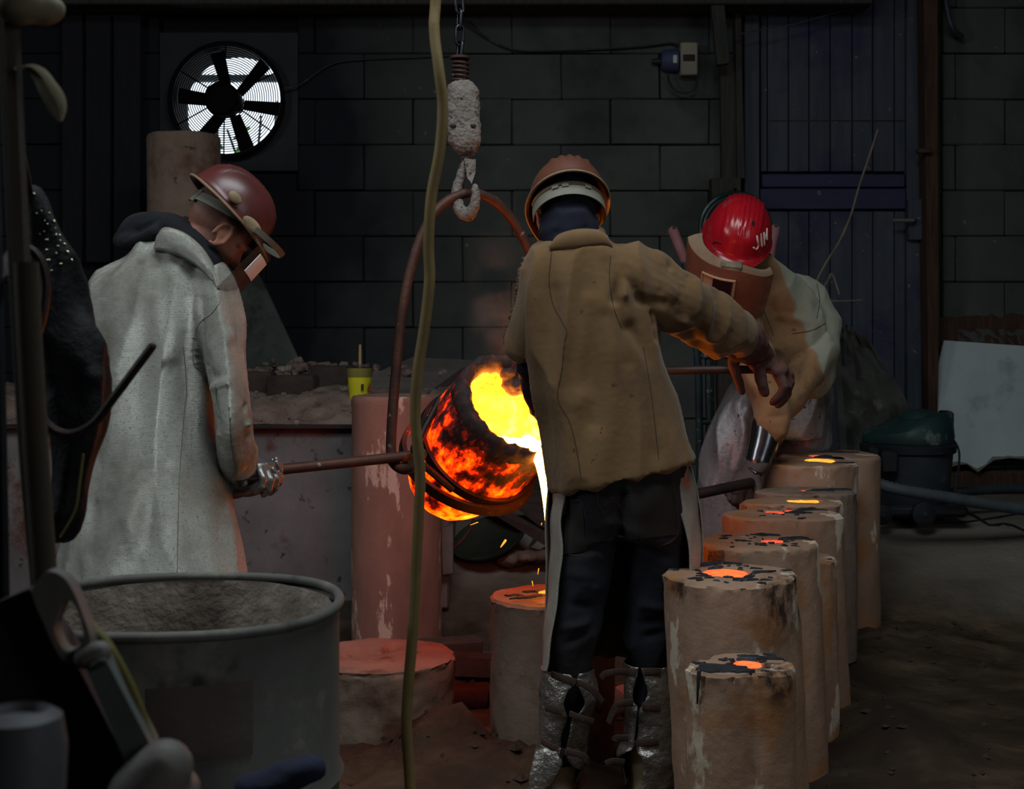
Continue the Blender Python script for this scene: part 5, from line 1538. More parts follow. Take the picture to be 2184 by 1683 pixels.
def helmet(c, fr, a=.142, b=.118, h=.128, brim=.014, peak=.035, ridges=(-.045, -.022, 0, .022, .045), ridge=.0045, s=1.0):
    """Hard hat shell with raised ribs from front to back, an all-round brim and a front peak."""
    def surf(th, ph, off=0.0):
        cs, sn = math.cos(th), math.sin(th)
        k = math.cos(ph) ** .82 if math.cos(ph) > 1e-6 else 0.0
        x, y, z = (b + off) * sn * k, (a + off) * cs * k, (h + off) * math.sin(ph)
        d = 0.0
        for r in ridges:
            d += ridge * math.exp(-((x - r) / .0065) ** 2)
        d *= sstep((ph - .25) / .35)
        v = Vector((x, y, z)); nrm = Vector((x / b ** 2, y / a ** 2, z / h ** 2)).normalized()
        return v + nrm * d
    n = 72; rings = []
    def brim_ring(ex, z):
        out = []
        for i in range(n):
            th = 2 * PI * i / n; w = brim + peak * max(0, math.cos(th)) ** 5
            out.append(Vector(((b + w * ex) * math.sin(th), (a + w * ex) * math.cos(th), z - .35 * peak * ex * max(0, math.cos(th)) ** 4)))
        return out
    rings += [brim_ring(.9, -.010), brim_ring(1.0, -.006), brim_ring(.95, -.002), brim_ring(.35, .002), brim_ring(0.02, .008)]
    for k in range(1, 25):
        ph = .10 + (PI / 2 - .13) * k / 24
        rings.append([surf(2 * PI * i / n, ph) for i in range(n)])
    for k in range(24, -1, -3):
        ph = .06 + (PI / 2 - .13) * k / 24
        rings.append([surf(2 * PI * i / n, ph, -.004) for i in range(n)])
    rings.append(brim_ring(.1, -.006)); rings.append(brim_ring(.9, -.010))
    rings = [[c + fr @ (p * s) for p in r] for r in rings]
    m = MB()
    # crown caps outside and inside
    out_r = rings[:29]; in_r = rings[29:]
    m.loft(out_r, cap=False); m.loft(in_r, cap=False)
    for r in (out_r[-1], in_r[0]):
        cc = sum(r, Vector()) / n; m.add(r + [cc], [(i, (i + 1) % n, n) for i in range(n)])
    edge = MB().tube([c + fr @ (p * s) for p in brim_ring(1.0, -.006)], .0035 * s, seg=6, closed=True)
    return m, edge


def arc_sheet(c, fr, R, a0, a1, z0, z1, th=.002, nu=24, nv=8, fz=None, s=1.0, cy=0.0, fr_=None):
    rows = []
    for j in range(nv + 1):
        row = []
        for i in range(nu + 1):
            u = i / nu; v = j / nv; a = a0 + (a1 - a0) * u; z = z0 + (z1 - z0) * v
            if fz: z = fz(u, v, z)
            r = R if fr_ is None else R * fr_(u, v)
            row.append(c + fr @ (Vector((r * math.sin(a), cy + r * math.cos(a), z)) * s))
        rows.append(row)
    return MB().sheet(rows, th)


def part_mesh(mb, voxel=.007, sm=2): return remesh(mb, voxel, sm)


def seam(parent, tree, pts, mat, r=.0016, name='seam', lift=.0):
    path = on_surface(tree, pts, 8, lift)
    return obj(name, MB().tube(path, r, seg=5), mat, parent)


# ============ the person in the silver coat (left) ============
D = 3.95
hc = P(461, 487, 3.93)
fr1 = frame((.60, .30, -.70), (.62, .18, .70))
bd = MB()
pxloft(bd, [(565, 325, 435, D, .05), (615, 255, 462, D, .085), (700, 225, 455, D, .10), (820, 235, 435, D, .10), (940, 225, 440, D, .11), (1060, 215, 450, D, .12)], 24)
limb(bd, [(395, 570, D, .058), (425, 525, D, .055), (448, 500, D, .055)])
head_prims(bd, hc, fr1, 1.07)
for pts in ([(446, 645, 3.89, .048), (474, 740, 3.85, .044), (494, 850, 3.84, .043), (503, 940, 3.93, .036), (512, 990, 4.02, .03)],
            [(330, 630, 4.08, .06), (380, 760, 4.16, .05), (430, 900, 4.18, .042), (475, 1020, 4.1, .034), (492, 1040, 4.08, .03)],
            [(270, 1060, 3.93, .095), (265, 1250, 3.9, .085), (262, 1420, 3.88, .062), (258, 1660, 3.9, .045), (256, 1700, 3.9, .04)],
            [(390, 1060, 3.97, .095), (398, 1250, 4.0, .085), (400, 1420, 4.0, .062), (402, 1660, 4.0, .045), (402, 1700, 4.0, .04)]):
    limb(bd, pts)
p1 = obj('person', part_mesh(bd, .0055, 2), M['skin'], label='person in a long silver coat and brown helmet looking down through a face shield', cat='person', smooth=180)

coat = MB()
pxloft(coat, [(512, 296, 425, 3.98, .065), (540, 258, 462, 3.97, .10), (580, 218, 490, 3.96, .125), (630, 184, 500, 3.95, .145), (700, 178, 488, 3.95, .155), (780, 196, 468, 3.95, .15), (860, 212, 458, 3.95, .145), (940, 204, 456, 3.95, .148),
              (1020, 182, 474, 3.95, .16), (1100, 156, 494, 3.95, .17), (1225, 124, 520, 3.95, .185), (1400, 96, 545, 3.95, .2), (1545, 84, 556, 3.95, .205)], 36, n=4)
limb(coat, [(446, 618, 3.90, .080), (466, 690, 3.86, .073), (477, 770, 3.835, .071), (494, 860, 3.83, .068), (503, 930, 3.87, .060), (507, 975, 3.93, .054)], 6, 18)
limb(coat, [(330, 620, 4.05, .085), (400, 760, 4.16, .07), (452, 930, 4.16, .058), (470, 1000, 4.1, .05)], 6, 16)
fold = [(P(425, 640, 3.80), P(408, 760, 3.80), -.010, .016), (P(430, 790, 3.80), P(462, 800, 3.77), -.012, .014), (P(440, 830, 3.78), P(480, 815, 3.76), .010, .014), (P(455, 905, 3.80), P(535, 870, 3.80), -.012, .014),
        (P(465, 925, 3.82), P(540, 905, 3.82), .012, .012), (P(480, 950, 3.84), P(540, 935, 3.85), -.010, .012), (P(452, 745, 3.78), P(525, 690, 3.79), .008, .02), (P(335, 640, 3.80), P(345, 760, 3.80), .010, .025), (P(365, 520, 3.87), P(375, 760, 3.80), .012, .02),
        (P(392, 720, 3.79), P(400, 860, 3.81), -.016, .018), (P(250, 660, 3.80), P(238, 900, 3.80), .008, .03), (P(300, 1030, 3.78), P(240, 1225, 3.76), .012, .03), (P(350, 1000, 3.79), P(300, 1200, 3.78), -.010, .03), (P(420, 1080, 3.79), P(430, 1225, 3.77), .010, .03), (P(200, 1080, 3.82), P(210, 1225, 3.80), -.010, .02)]
cm = cloth(part_mesh(coat, .0062, 2), .015, (7.5, 7.5, 1.7), 1.0, [(a_, b_, dd * 1.3, ww) for a_, b_, dd, ww in fold], .0014)
c1 = obj('coat', cm, M['foil_cloth'], p1, smooth=180, label='silver heat-reflecting coat')
L1_ = Vector(LOC[p1.name])
tr = BVHTree.FromPolygons([v.co + L1_ for v in cm.vertices], [tuple(p.vertices) for p in cm.polygons])
for pts in ([(478, 600), (470, 640), (452, 668), (425, 690), (413, 730), (414, 775), (432, 792), (450, 795)], [(392, 740), (398, 830), (393, 880), (384, 1000), (380, 1100), (378, 1222)], [(458, 795), (462, 850), (470, 880)]):
    seam(c1, tr, pts, M['apron_cloth'], .0017)
def collar_on(tree, parent, top, mid, low, mat, th=.005, back=.018):
    """Turned-down collar: lower edge lies on the garment, upper edge stands at the neck."""
    tuck = on_surface(tree, [(q[0] + 3, q[1] + 9) for q in low], 4, -.004)
    lo_ = [P(q[0], q[1], min(q[2], t.y - .003) if len(q) > 2 else t.y - .006) for q, t in zip(spline(low, 4), tuck)]
    md = [P(q[0], q[1], l.y + back * .2 - .006) for q, l in zip(spline(mid, 4), lo_)]
    up = [P(q[0], q[1], q[2] if len(q) > 2 else l.y + back) for q, l in zip(spline(top, 4), lo_)]
    md = [Vector((m.x, min(m.y, u.y + .004), m.z)) for m, u in zip(md, up)]
    return obj('collar', MB().sheet([up, [u.lerp(m, .5) - Vector((0, .005, 0)) for u, m in zip(up, md)], md, lo_, tuck], th), mat, parent, smooth=180)


collar_on(tr, c1, ((336, 500, 3.86), (352, 484, 3.84), (395, 497, 3.828), (432, 528, 3.826), (456, 564, 3.838)), ((332, 508), (351, 504), (394, 520), (432, 552), (458, 586)), ((328, 528, 3.835), (350, 530, 3.818), (394, 546, 3.812), (434, 576, 3.812), (461, 608, 3.825)), M['foil_cloth'], back=-.004)
obj('cuff', MB().tube([P(505, 960, 3.92), P(508, 1000, 3.96)], [.056, .052], seg=24, caps=None), M['foil_cloth'], c1)
hd_ = MB()
limb(hd_, [(268, 508, 3.98, .034), (300, 484, 3.96, .042), (350, 482, 3.93, .040), (398, 505, 3.90, .040), (432, 540, 3.90, .038), (448, 585, 3.93, .03)], 6)
limb(hd_, [(264, 512, 4.02, .03), (300, 498, 4.02, .04), (360, 500, 4.02, .05), (410, 520, 4.0, .055), (440, 560, 4.0, .05)], 6)
limb(hd_, [(262, 516, 3.95, .022), (290, 512, 3.92, .022), (330, 496, 3.89, .02)], 6)
limb(hd_, [(352, 505, 3.95, .05), (392, 514, 3.91, .052), (422, 534, 3.89, .052), (442, 568, 3.89, .046), (456, 606, 3.94, .04)], 6)
hm = cloth(part_mesh(hd_, .006, 2), .004, (12, 12, 14), 2.2, [(P(270, 510, 3.92), P(340, 470, 3.90), -.008, .008), (P(300, 512, 3.9), P(350, 488, 3.88), -.006, .008)])
obj('hood', hm, M['black_cloth'], p1, smooth=180)
g = hand(MB(), P(520, 978, 4.06), (.80, -.50, -.22), (.15, .0, 1), thumb=-1, curl=(35, 55, 40), s=1.05, fat=1.12)
hand(g, P(520, 978, 4.06), (.80, -.50, -.22), (.15, .0, 1), thumb=-1, curl=(35, 55, 40), s=1.05, fat=1.12)
obj('glove', part_mesh(g, .0042, 2), M['glove_foil'], p1, smooth=180)
g = hand(MB(), P(500, 1043, 4.06), (.93, .05, .12), (0, .35, -1), thumb=1, curl=(28, 45, 35), s=1.05, fat=1.12)
limb(g, [(486, 1035, 4.08, .040), (505, 1040, 4.06, .034)])
obj('glove', part_mesh(g, .0042, 2), M['glove_foil'], p1, smooth=180)
g = MB()
limb(g, [(258, 1640, 3.9, .06), (256, 1700, 3.9, .06)]).tube([Vector((P(256, 0, 3.9).x, 3.9, .05)), Vector((P(256, 0, 3.9).x + .1, 4.0, .045)), Vector((P(256, 0, 3.9).x + .15, 4.05, .04))], [.052, .05, .04], seg=14, caps='round')
obj('boot', part_mesh(g, .008, 2), M['boot'], p1, smooth=180)
g = MB()
limb(g, [(402, 1640, 4.0, .06), (402, 1690, 4.0, .06)]).tube([Vector((P(402, 0, 4.0).x, 4.0, .05)), Vector((P(402, 0, 4.0).x + .1, 4.1, .045)), Vector((P(402, 0, 4.0).x + .15, 4.15, .04))], [.052, .05, .04], seg=14, caps='round')
obj('boot', part_mesh(g, .008, 2), M['boot'], p1, smooth=180)


fi = fr1.inverted(); Lp1 = Vector(LOC[p1.name])
def hair_at(v):
    q = fi @ (v + Lp1 - hc)
    if q.length > .17: return 0
    k = sstep((q.z + .075 + .35 * q.y) / .03) * sstep((.062 - .35 * max(0, .03 - q.z) - q.y) / .022)
    ear = math.exp(-((abs(q.x) - .088) / .012) ** 2 - ((q.y - .018) / .028) ** 2 - ((q.z + .008) / .036) ** 2)
    return k * (1 - min(1, 1.6 * ear)) * (.72 + .28 * sstep((q.z + .02) / .06))
def beard_at(v):
    q = fi @ (v + Lp1 - hc)
    if q.length > .17: return 0
    k = sstep((-.030 + .12 * q.y - q.z) / .022) * sstep((q.y - .004) / .02) * sstep((q.z + .14) / .02)
    lips = math.exp(-(q.x / .024) ** 2 - ((q.z + .072) / .012) ** 2)
    return .9 * k * (1 - lips)
paint(p1.data, 'hair', hair_at); paint(p1.data, 'beard', beard_at)

hb = hc + fr1 @ Vector((0, -.012, .058))
m_, e_ = helmet(hb, fr1, a=.136, b=.116, h=.120, brim=.012, peak=.034, ridges=(-.056, -.03, -.004, .022, .048), ridge=.0065)
h1 = obj('helmet', m_, M['helmet_brown'], p1, smooth=60, label='brown ribbed hard hat')
obj('edge', e_, M['helmet_edge'], h1)
obj('headband', arc_sheet(hc, fr1, .104, PI * .46, PI * 1.54, .006, .034, .003, 28, 3, fz=lambda u, v, z: z + .042 * (abs(u - .5) * 2) ** 1.6, fr_=lambda u, v: 1.02 + .06 * math.sin(PI * u)), M['band'], h1)
obj('band_buckle', arc_sheet(hc, fr1, .110, PI * .90, PI * 1.10, .000, .040, .005, 8, 3, fr_=lambda u, v: 1.03), M['band'], h1)
for q in (1,):
    obj('side_mount', MB().ell(hb + fr1 @ Vector((.122, .06, .008)), (.008, .035, .018), fr1, seg=16, rows=10), M['helmet_edge'], h1)
    obj('side_mount', MB().ell(hb + fr1 @ Vector((.124, -.03, .026)), (.006, .022, .014), fr1, seg=16, rows=10), M['helmet_edge'], h1)
fs = arc_sheet(hc, fr1, .150, -1.15, 1.02, .052, -.125, .002, 30, 10, cy=.02, fr_=lambda u, v: 1.0 + .10 * v)
v1 = obj('face_shield', fs, M['visor'], p1, label='brown see-through face shield hinged to the helmet')
def shp(a, z, v=0): 
    R = .150 * (1 + .10 * (.052 - z) / .177)
    return hc + fr1 @ Vector((R * math.sin(a), .02 + R * math.cos(a), z))
edge_pts = [shp(1.02 - 2.17 * i / 24, -.125) for i in range(0, 25)] + [shp(-1.15, -.125 + .177 * j / 8) for j in range(1, 8)]
obj('rim', MB().tube(edge_pts, .0026, seg=6), M['visor_rim'], v1)
obj('window', MB().sheet([[shp(.36 + .50 * i / 6, .030 - .066 * j / 4) + fr1 @ Vector((.003, .003, 0)) for i in range(7)] for j in range(5)], .002), M['window_reflection'], v1)
obj('hinge_arch', arc_sheet(hc, fr1, .170, -1.25, 1.25, .056, .074, .003, 28, 2, cy=.012, fz=lambda u, v, z: z + .020 * math.cos((u - .5) * PI), fr_=lambda u, v: .86 + .18 * math.sin(PI * u)), M['band'], v1)

# ============ the person in the tan suede jacket (middle) ============
D = 3.87
hc2 = P(1213, 462, 3.90)
fr2 = frame((-.10, .80, -.60), (-.06, .58, .80))
bd = MB()
pxloft(bd, [(520, 1160, 1300, D, .07), (580, 1145, 1345, D, .085), (700, 1142, 1370, D, .095), (840, 1165, 1405, D, .10), (960, 1190, 1450, D, .11), (1050, 1195, 1462, D, .12)], 24)
limb(bd, [(1225, 540, 3.86, .06), (1220, 500, 3.88, .058)])
head_prims(bd, hc2, fr2, 1.0)
RW = P(1590, 735, 4.24)
for pts in ([(1310, 580, 3.86, .065), (1440, 640, 3.92, .055), (1500, 675, 4.02, .047), (1572, 722, 4.2, .036), (1600, 742, 4.27, .03)],
            [(1172, 590, 3.87, .05), (1136, 680, 3.87, .034), (1132, 760, 3.9, .030), (1156, 862, 4.03, .034), (1190, 920, 4.16, .032), (1230, 925, 4.22, .028)],
            [(1255, 1030, D, .105), (1236, 1150, D, .078), (1225, 1300, 3.86, .066), (1214, 1420, 3.86, .046), (1206, 1520, 3.88, .040), (1196, 1630, 3.89, .036), (1194, 1690, 3.89, .036)],
            [(1395, 1030, D, .108), (1396, 1150, D, .085), (1386, 1300, 3.88, .07), (1386, 1420, 3.885, .046), (1386, 1520, 3.895, .040), (1383, 1640, 3.9, .036), (1380, 1700, 3.9, .036)]):
    limb(bd, pts)
p2 = obj('person', part_mesh(bd, .006, 2), M['skin'], label='person in a tan suede jacket and dark jeans seen from behind', cat='person', smooth=180)

tr_ = MB()
pxloft(tr_, [(975, 1192, 1466, D, .135), (1040, 1188, 1470, D, .142), (1100, 1184, 1474, 3.88, .14), (1150, 1186, 1474, 3.88, .12)], 28)
for pts in ([(1262, 1060, 3.86, .098), (1250, 1130, 3.86, .090), (1240, 1220, 3.86, .083), (1228, 1320, 3.855, .074), (1217, 1405, 3.852, .064), (1212, 1450, 3.86, .056), (1206, 1500, 3.87, .052), (1197, 1600, 3.88, .048), (1194, 1645, 3.89, .044)],
            [(1388, 1060, 3.87, .102), (1396, 1130, 3.87, .097), (1396, 1220, 3.88, .086), (1390, 1320, 3.88, .078), (1386, 1396, 3.88, .068), (1386, 1440, 3.885, .055), (1386, 1500, 3.89, .052), (1384, 1600, 3.9, .048), (1382, 1650, 3.9, .044)]):
    limb(tr_, pts, 6, 18)
fold = [(P(1326, 1060, 3.73), P(1322, 1190, 3.76), -.022, .020), (P(1230, 1180, 3.77), P(1310, 1165, 3.78), -.010, .012), (P(1340, 1165, 3.77), P(1440, 1190, 3.78), -.010, .014), (P(1190, 1380, 3.78), P(1260, 1350, 3.78), -.010, .012), (P(1190, 1345, 3.78), P(1270, 1325, 3.78), .008, .012),
        (P(1340, 1370, 3.8), P(1420, 1350, 3.8), -.010, .012), (P(1345, 1330, 3.8), P(1430, 1325, 3.8), -.008, .012), (P(1340, 1290, 3.8), P(1430, 1300, 3.8), .008, .014), (P(1215, 1290, 3.77), P(1290, 1300, 3.78), -.008, .014), (P(1200, 1220, 3.77), P(1300, 1240, 3.77), .006, .016), (P(1360, 1140, 3.75), P(1310, 1120, 3.74), .010, .02)]
tm = cloth(part_mesh(tr_, .006, 2), .006, (9, 9, 7), 4.0, fold, .0008)
t2 = obj('jeans', tm, M['denim'], p2, smooth=180)
L2_ = Vector(LOC[p2.name])
ttree = BVHTree.FromPolygons([v.co + L2_ for v in tm.vertices], [tuple(p.vertices) for p in tm.polygons])


def patch_px(tree, corners, mat, name, parent, nu=8, nv=8, lift=.002, th=.002):
    """Flat sewn piece: four photo corners found on the cloth it is sewn to."""
    (a, b, c, d) = corners; rows = []
    for j in range(nv + 1):
        v = j / nv; row = []
        for i in range(nu + 1):
            u = i / nu
            x = (a[0] * (1 - u) + b[0] * u) * (1 - v) + (d[0] * (1 - u) + c[0] * u) * v
            y = (a[1] * (1 - u) + b[1] * u) * (1 - v) + (d[1] * (1 - u) + c[1] * u) * v
            h = cast(tree, x, y)
            if h is None:
                return None
            row.append(h[0] + h[1] * lift)
        rows.append(row)
    return obj(name, MB().sheet(rows, th, out=None), mat, parent, smooth=60)


patch_px(ttree, ((1308, 1064), (1432, 1034), (1442, 1140), (1346, 1150)), M['denim_worn'], 'back_pocket', t2)
patch_px(ttree, ((1208, 1076), (1242, 1074), (1250, 1176), (1204, 1182)), M['denim_worn'], 'back_pocket', t2)
for pts in ([(1304, 1062), (1370, 1052), (1434, 1030)], [(1434, 1030), (1446, 1136), (1396, 1166), (1350, 1150), (1304, 1062)], [(1272, 1030), (1276, 1070), (1290, 1100)], [(1206, 1074), (1242, 1074), (1250, 1176), (1206, 1182)]):
    seam(t2, ttree, pts, M['strap'], .0014)

jk = MB()
pxloft(jk, [(492, 1188, 1284, 3.87, .062), (508, 1172, 1296, 3.865, .075), (528, 1142, 1318, 3.87, .10), (556, 1118, 1346, 3.87, .118), (600, 1108, 1372, 3.87, .13), (660, 1112, 1388, 3.87, .138), (730, 1122, 1402, 3.87, .142), (790, 1132, 1420, 3.87, .142, -.02), (850, 1140, 1436, 3.87, .145, .02),
              (910, 1158, 1450, 3.87, .150, .08), (970, 1168, 1466, 3.87, .156, .17), (1012, 1178, 1480, 3.87, .160, .235)], 36, n=4, ex=2.4)
limb(jk, [(1310, 586, 3.86, .100), (1372, 606, 3.87, .098), (1420, 632, 3.90, .090), (1462, 656, 3.95, .082), (1510, 682, 4.04, .084), (1558, 714, 4.16, .078)], 7, 20)
limb(jk, [(1150, 594, 3.87, .080), (1136, 640, 3.86, .062), (1124, 695, 3.86, .054), (1114, 736, 3.87, .046)], 6, 18)
fold = [(P(1330, 560, 3.74), P(1310, 640, 3.74), -.014, .012), (P(1345, 555, 3.74), P(1330, 630, 3.75), .010, .012), (P(1300, 560, 3.74), P(1340, 770, 3.73), -.010, .018), (P(1412, 620, 3.80), P(1432, 560, 3.85), -.010, .012), (P(1442, 655, 3.82), P(1470, 590, 3.88), -.009, .012), (P(1480, 690, 3.86), P(1500, 630, 3.93), -.006, .012),
        (P(1385, 670, 3.80), P(1398, 720, 3.80), -.014, .010), (P(1400, 690, 3.81), P(1440, 710, 3.86), -.012, .010), (P(1420, 700, 3.83), P(1462, 690, 3.86), .010, .012), (P(1360, 640, 3.78), P(1420, 650, 3.80), -.008, .014), (P(1350, 700, 3.74), P(1395, 760, 3.74), -.016, .02),
        (P(1255, 640, 3.73), P(1225, 860, 3.72), .008, .02), (P(1180, 620, 3.73), P(1195, 820, 3.72), -.008, .022), (P(1290, 680, 3.73), P(1270, 900, 3.72), -.008, .025), (P(1130, 640, 3.75), P(1140, 800, 3.74), .010, .018), (P(1150, 720, 3.74), P(1170, 900, 3.73), -.012, .018), (P(1240, 850, 3.72), P(1200, 1010, 3.71), .010, .025), (P(1350, 800, 3.73), P(1400, 960, 3.72), -.006, .03), (P(1500, 660, 3.95), P(1530, 750, 4.05), .006, .014)]
jm = cloth(part_mesh(jk, .006, 2), .014, (10, 10, 1.8), 6.0, [(a_, b_, dd * 1.25, ww * 1.1) for a_, b_, dd, ww in fold], .0008)
j2 = obj('jacket', jm, M['suede'], p2, smooth=180, label='tan suede work jacket')
jt_ = BVHTree.FromPolygons([v.co + L2_ for v in jm.vertices], [tuple(p.vertices) for p in jm.polygons])
for pts in ([(1178, 530), (1172, 580), (1172, 610), (1180, 650), (1207, 702), (1204, 730), (1198, 790), (1190, 850), (1215, 900), (1230, 960), (1240, 1020)], [(1302, 545), (1300, 600), (1310, 660), (1326, 700)], [(1170, 526), (1200, 524), (1250, 516), (1296, 508)], [(1372, 740), (1390, 850), (1405, 980)]):
    seam(j2, jt_, pts, M['strap'], .0013)
collar_on(jt_, j2, ((1178, 514), (1194, 498), (1234, 488), (1276, 490), (1296, 502)), ((1174, 522), (1194, 512), (1234, 506), (1278, 504), (1300, 512)), ((1172, 530), (1194, 526), (1236, 522), (1282, 516), (1306, 522)), M['suede'])
g = MB(); rnd = random.Random(9)
fr_pts = spline([(1120, 552, 3.86), (1106, 590, 3.86), (1098, 630, 3.86), (1090, 680, 3.87), (1084, 720, 3.88), (1082, 745, 3.9), (1092, 768, 3.92)], 5)
for x, y, dd in fr_pts:
    for k in range(2):
        h = jt_.find_nearest(P(x, y + rnd.uniform(-5, 5), dd))
        a_, n_ = h[0], h[1]
        g.tube([a_ - n_ * .002, a_ + n_ * .003 + Vector((0, 0, rnd.uniform(-.003, .003))), a_ + n_ * rnd.uniform(.004, .008) + Vector((0, rnd.uniform(-.004, .004), rnd.uniform(-.006, .006)))], [.0035, .0028, .001], seg=5, caps='round')
obj('frayed_edge', g, M['suede'], j2, kind='stuff', smooth=180)
sl = MB()
limb(sl, [(1122, 742, 3.88, .036), (1136, 800, 3.93, .040), (1156, 866, 4.03, .041), (1190, 918, 4.13, .038), (1216, 926, 4.21, .034)], 6, 16)
obj('sleeve', cloth(part_mesh(sl, .006, 2), .004, (14, 14, 14), 2), M['navy'], p2, smooth=180, label='navy sleeve showing below the torn suede cuff')
hm = MB()
limb(hm, [(1222, 560, 3.87, .078), (1218, 520, 3.87, .082), (1213, 488, 3.875, .086)], 6, 20)
hm.ell(hc2 + fr2 @ Vector((0, -.008, .03)), (.086, .106, .092), fr2, seg=24, rows=16)
hm.ell(hc2 + fr2 @ Vector((0, .0, -.05)), (.078, .084, .085), fr2, seg=24, rows=16)
obj('balaclava', cloth(part_mesh(hm, .006, 2), .004, (12, 12, 16), 8.0, [(P(1160, 500, 3.80), P(1280, 482, 3.80), -.005, .008), (P(1170, 520, 3.8), P(1270, 500, 3.79), .005, .01)]), M['navy'], p2, smooth=180)
hb = hc2 + fr2 @ Vector((0, -.004, .042))
m_, e_ = helmet(hb, fr2, a=.142, b=.113, h=.128, brim=.008, peak=.032, ridges=(-.048, -.024, 0, .024, .048), ridge=.006)
h2 = obj('helmet', m_, M['helmet_rust'], p2, smooth=60, label='scuffed rust brown hard hat')
obj('edge', e_, M['helmet_edge'], h2)
obj('headband', arc_sheet(hc2, fr2, .106, PI * .48, PI * 1.52, -.018, .016, .003, 28, 3, fr_=lambda u, v: .98 + .12 * math.sin(PI * u)), M['band'], h2)
for a in (.86, 1.04, 1.12):
    obj('band_tab', arc_sheet(hc2, fr2, .113, PI * a, PI * (a + .05), .010, .022, .004, 4, 2, fr_=lambda u, v: 1.06), M['band'], h2)
obj('cradle_strap', arc_sheet(hc2, fr2, .112, PI * .55, PI * 1.45, .02, .032, .003, 24, 2, fr_=lambda u, v: .97 + .06 * math.sin(PI * u)), M['helmet_edge'], h2)

def gauntlet(mb, pts): return limb(mb, pts, 6, 18)
g = MB()
gauntlet(g, [(1566, 720, 4.18, .064), (1584, 726, 4.22, .069), (1602, 738, 4.27, .060), (1618, 756, 4.31, .048)])
hand(g, P(1598, 746, 4.34), (.62, -.10, -.42), (.40, -.35, 1), thumb=-1, s=1.28, fat=1.2, curls=[(28, 50, 30), (30, 46, 20), (22, 48, 20), (14, 40, 14)], spread=2.2, tcurl=.5)
limb(g, [(1576, 708, 4.18, .035), (1582, 716, 4.19, .030)], 4)
limb(g, [(1562, 768, 4.27, .019), (1570, 800, 4.25, .016), (1582, 834, 4.25, .012)], 4, 10)
fold = [(P(1580, 700, 4.15), P(1600, 760, 4.2), -.006, .007), (P(1598, 715, 4.18), P(1625, 770, 4.24), .006, .007)]
obj('glove', cloth(part_mesh(g, .0048, 2), .003, (18, 18, 18), 5, fold), M['leather_red'], p2, smooth=180, label='dull red leather gauntlet')
g = MB()
gauntlet(g, [(1185, 920, 4.17, .042), (1215, 925, 4.22, .036)])
hand(g, P(1222, 926, 4.23), (.7, .6, -.2), (0, 0, 1), thumb=1, s=1.05, fat=1.15, curl=(45, 55, 40))
obj('glove', part_mesh(g, .005, 2), M['leather_red'], p2, smooth=180)

# apron in front, its two edges showing past the legs
rows = []
for py, xl, xr in spline([(900, 1200, 1440), (965, 1188, 1462), (1040, 1174, 1484), (1120, 1168, 1496), (1200, 1170, 1496), (1300, 1168, 1478), (1400, 1166, 1452), (1440, 1166, 1440)], 3):
    a, b = P(xl, py, 3.88), P(xr, py, 3.88); c = (a + b) / 2; w = (b - a).length / 2; row = []
    for i in range(33):
        t = .0 + PI * i / 32
        y = math.sin(t)
        row.append(c + Vector((-w * math.cos(t) * (1 if y > 0 else (1.0 + .02)), .215 * y + (.02 * math.sin(i * 1.7 + py * .01) if 2 < i < 30 else 0), 0)))
    rows.append(row)
apn = obj('apron', MB().sheet(rows, .004), M['apron_cloth'], p2, smooth=180, label='pale woven heat apron')
for spec in ([(1428, 985, 1466), (1440, 1030, 1482), (1450, 1080, 1490), (1462, 1130, 1495), (1472, 1190, 1497), (1476, 1270, 1492)], [(1184, 1040, 1206), (1174, 1110, 1196), (1172, 1180, 1198), (1168, 1260, 1190), (1160, 1340, 1178), (1156, 1410, 1168), (1156, 1432, 1162)]):
    right = spec[0][0] > 1300
    rr_ = []
    for xl, py, xr in spline(spec, 5):
        row = []
        for i in range(7):
            u = i / 6; e = u if right else 1 - u
            row.append(P(xl + (xr - xl) * u + 1.5 * math.sin(py * .05 + i), py, 3.775 + .09 * e ** 1.6))
        rr_.append(row)
    obj('turned_edge', MB().sheet(rr_, .004), M['apron_cloth'], apn, smooth=180)


def gaiter(cx, d, spec, name='gaiter', gapc=-PI / 2, gshift=0):
    """Foil gaiter wrapped round a shin, open along a slit at the back. spec rows: py, left px, right px, slit centre px, slit half width px."""
    rows = []
    for py, xl, xr, sc, sw in spline(spec, 4):
        a, b = P(xl, py, d), P(xr, py, d); c = (a + b) / 2; w = (b - a).length / 2
        s0 = math.asin(max(-.95, min(.95, (sc - sw - (xl + xr) / 2) / ((xr - xl) / 2)))); s1 = math.asin(max(-.95, min(.95, (sc + sw - (xl + xr) / 2) / ((xr - xl) / 2))))
        row = []
        for i in range(41):
            t = s1 + (2 * PI - (s1 - s0)) * i / 40      # angle from the back (towards the camera), anticlockwise from above
            lift = .004 * math.exp(-min(i, 40 - i) / 3) * (1 if sw > 6 else .3)
            k = 1 + .05 * fbm((math.sin(t) * 2, math.cos(t) * 2, py * .025 + cx), 1.5, 4)
            row.append(c + Vector((math.sin(t) * (w * k + lift), -math.cos(t) * (max(.062, w) * k + lift), 0)))
        rows.append(row)
    return rows


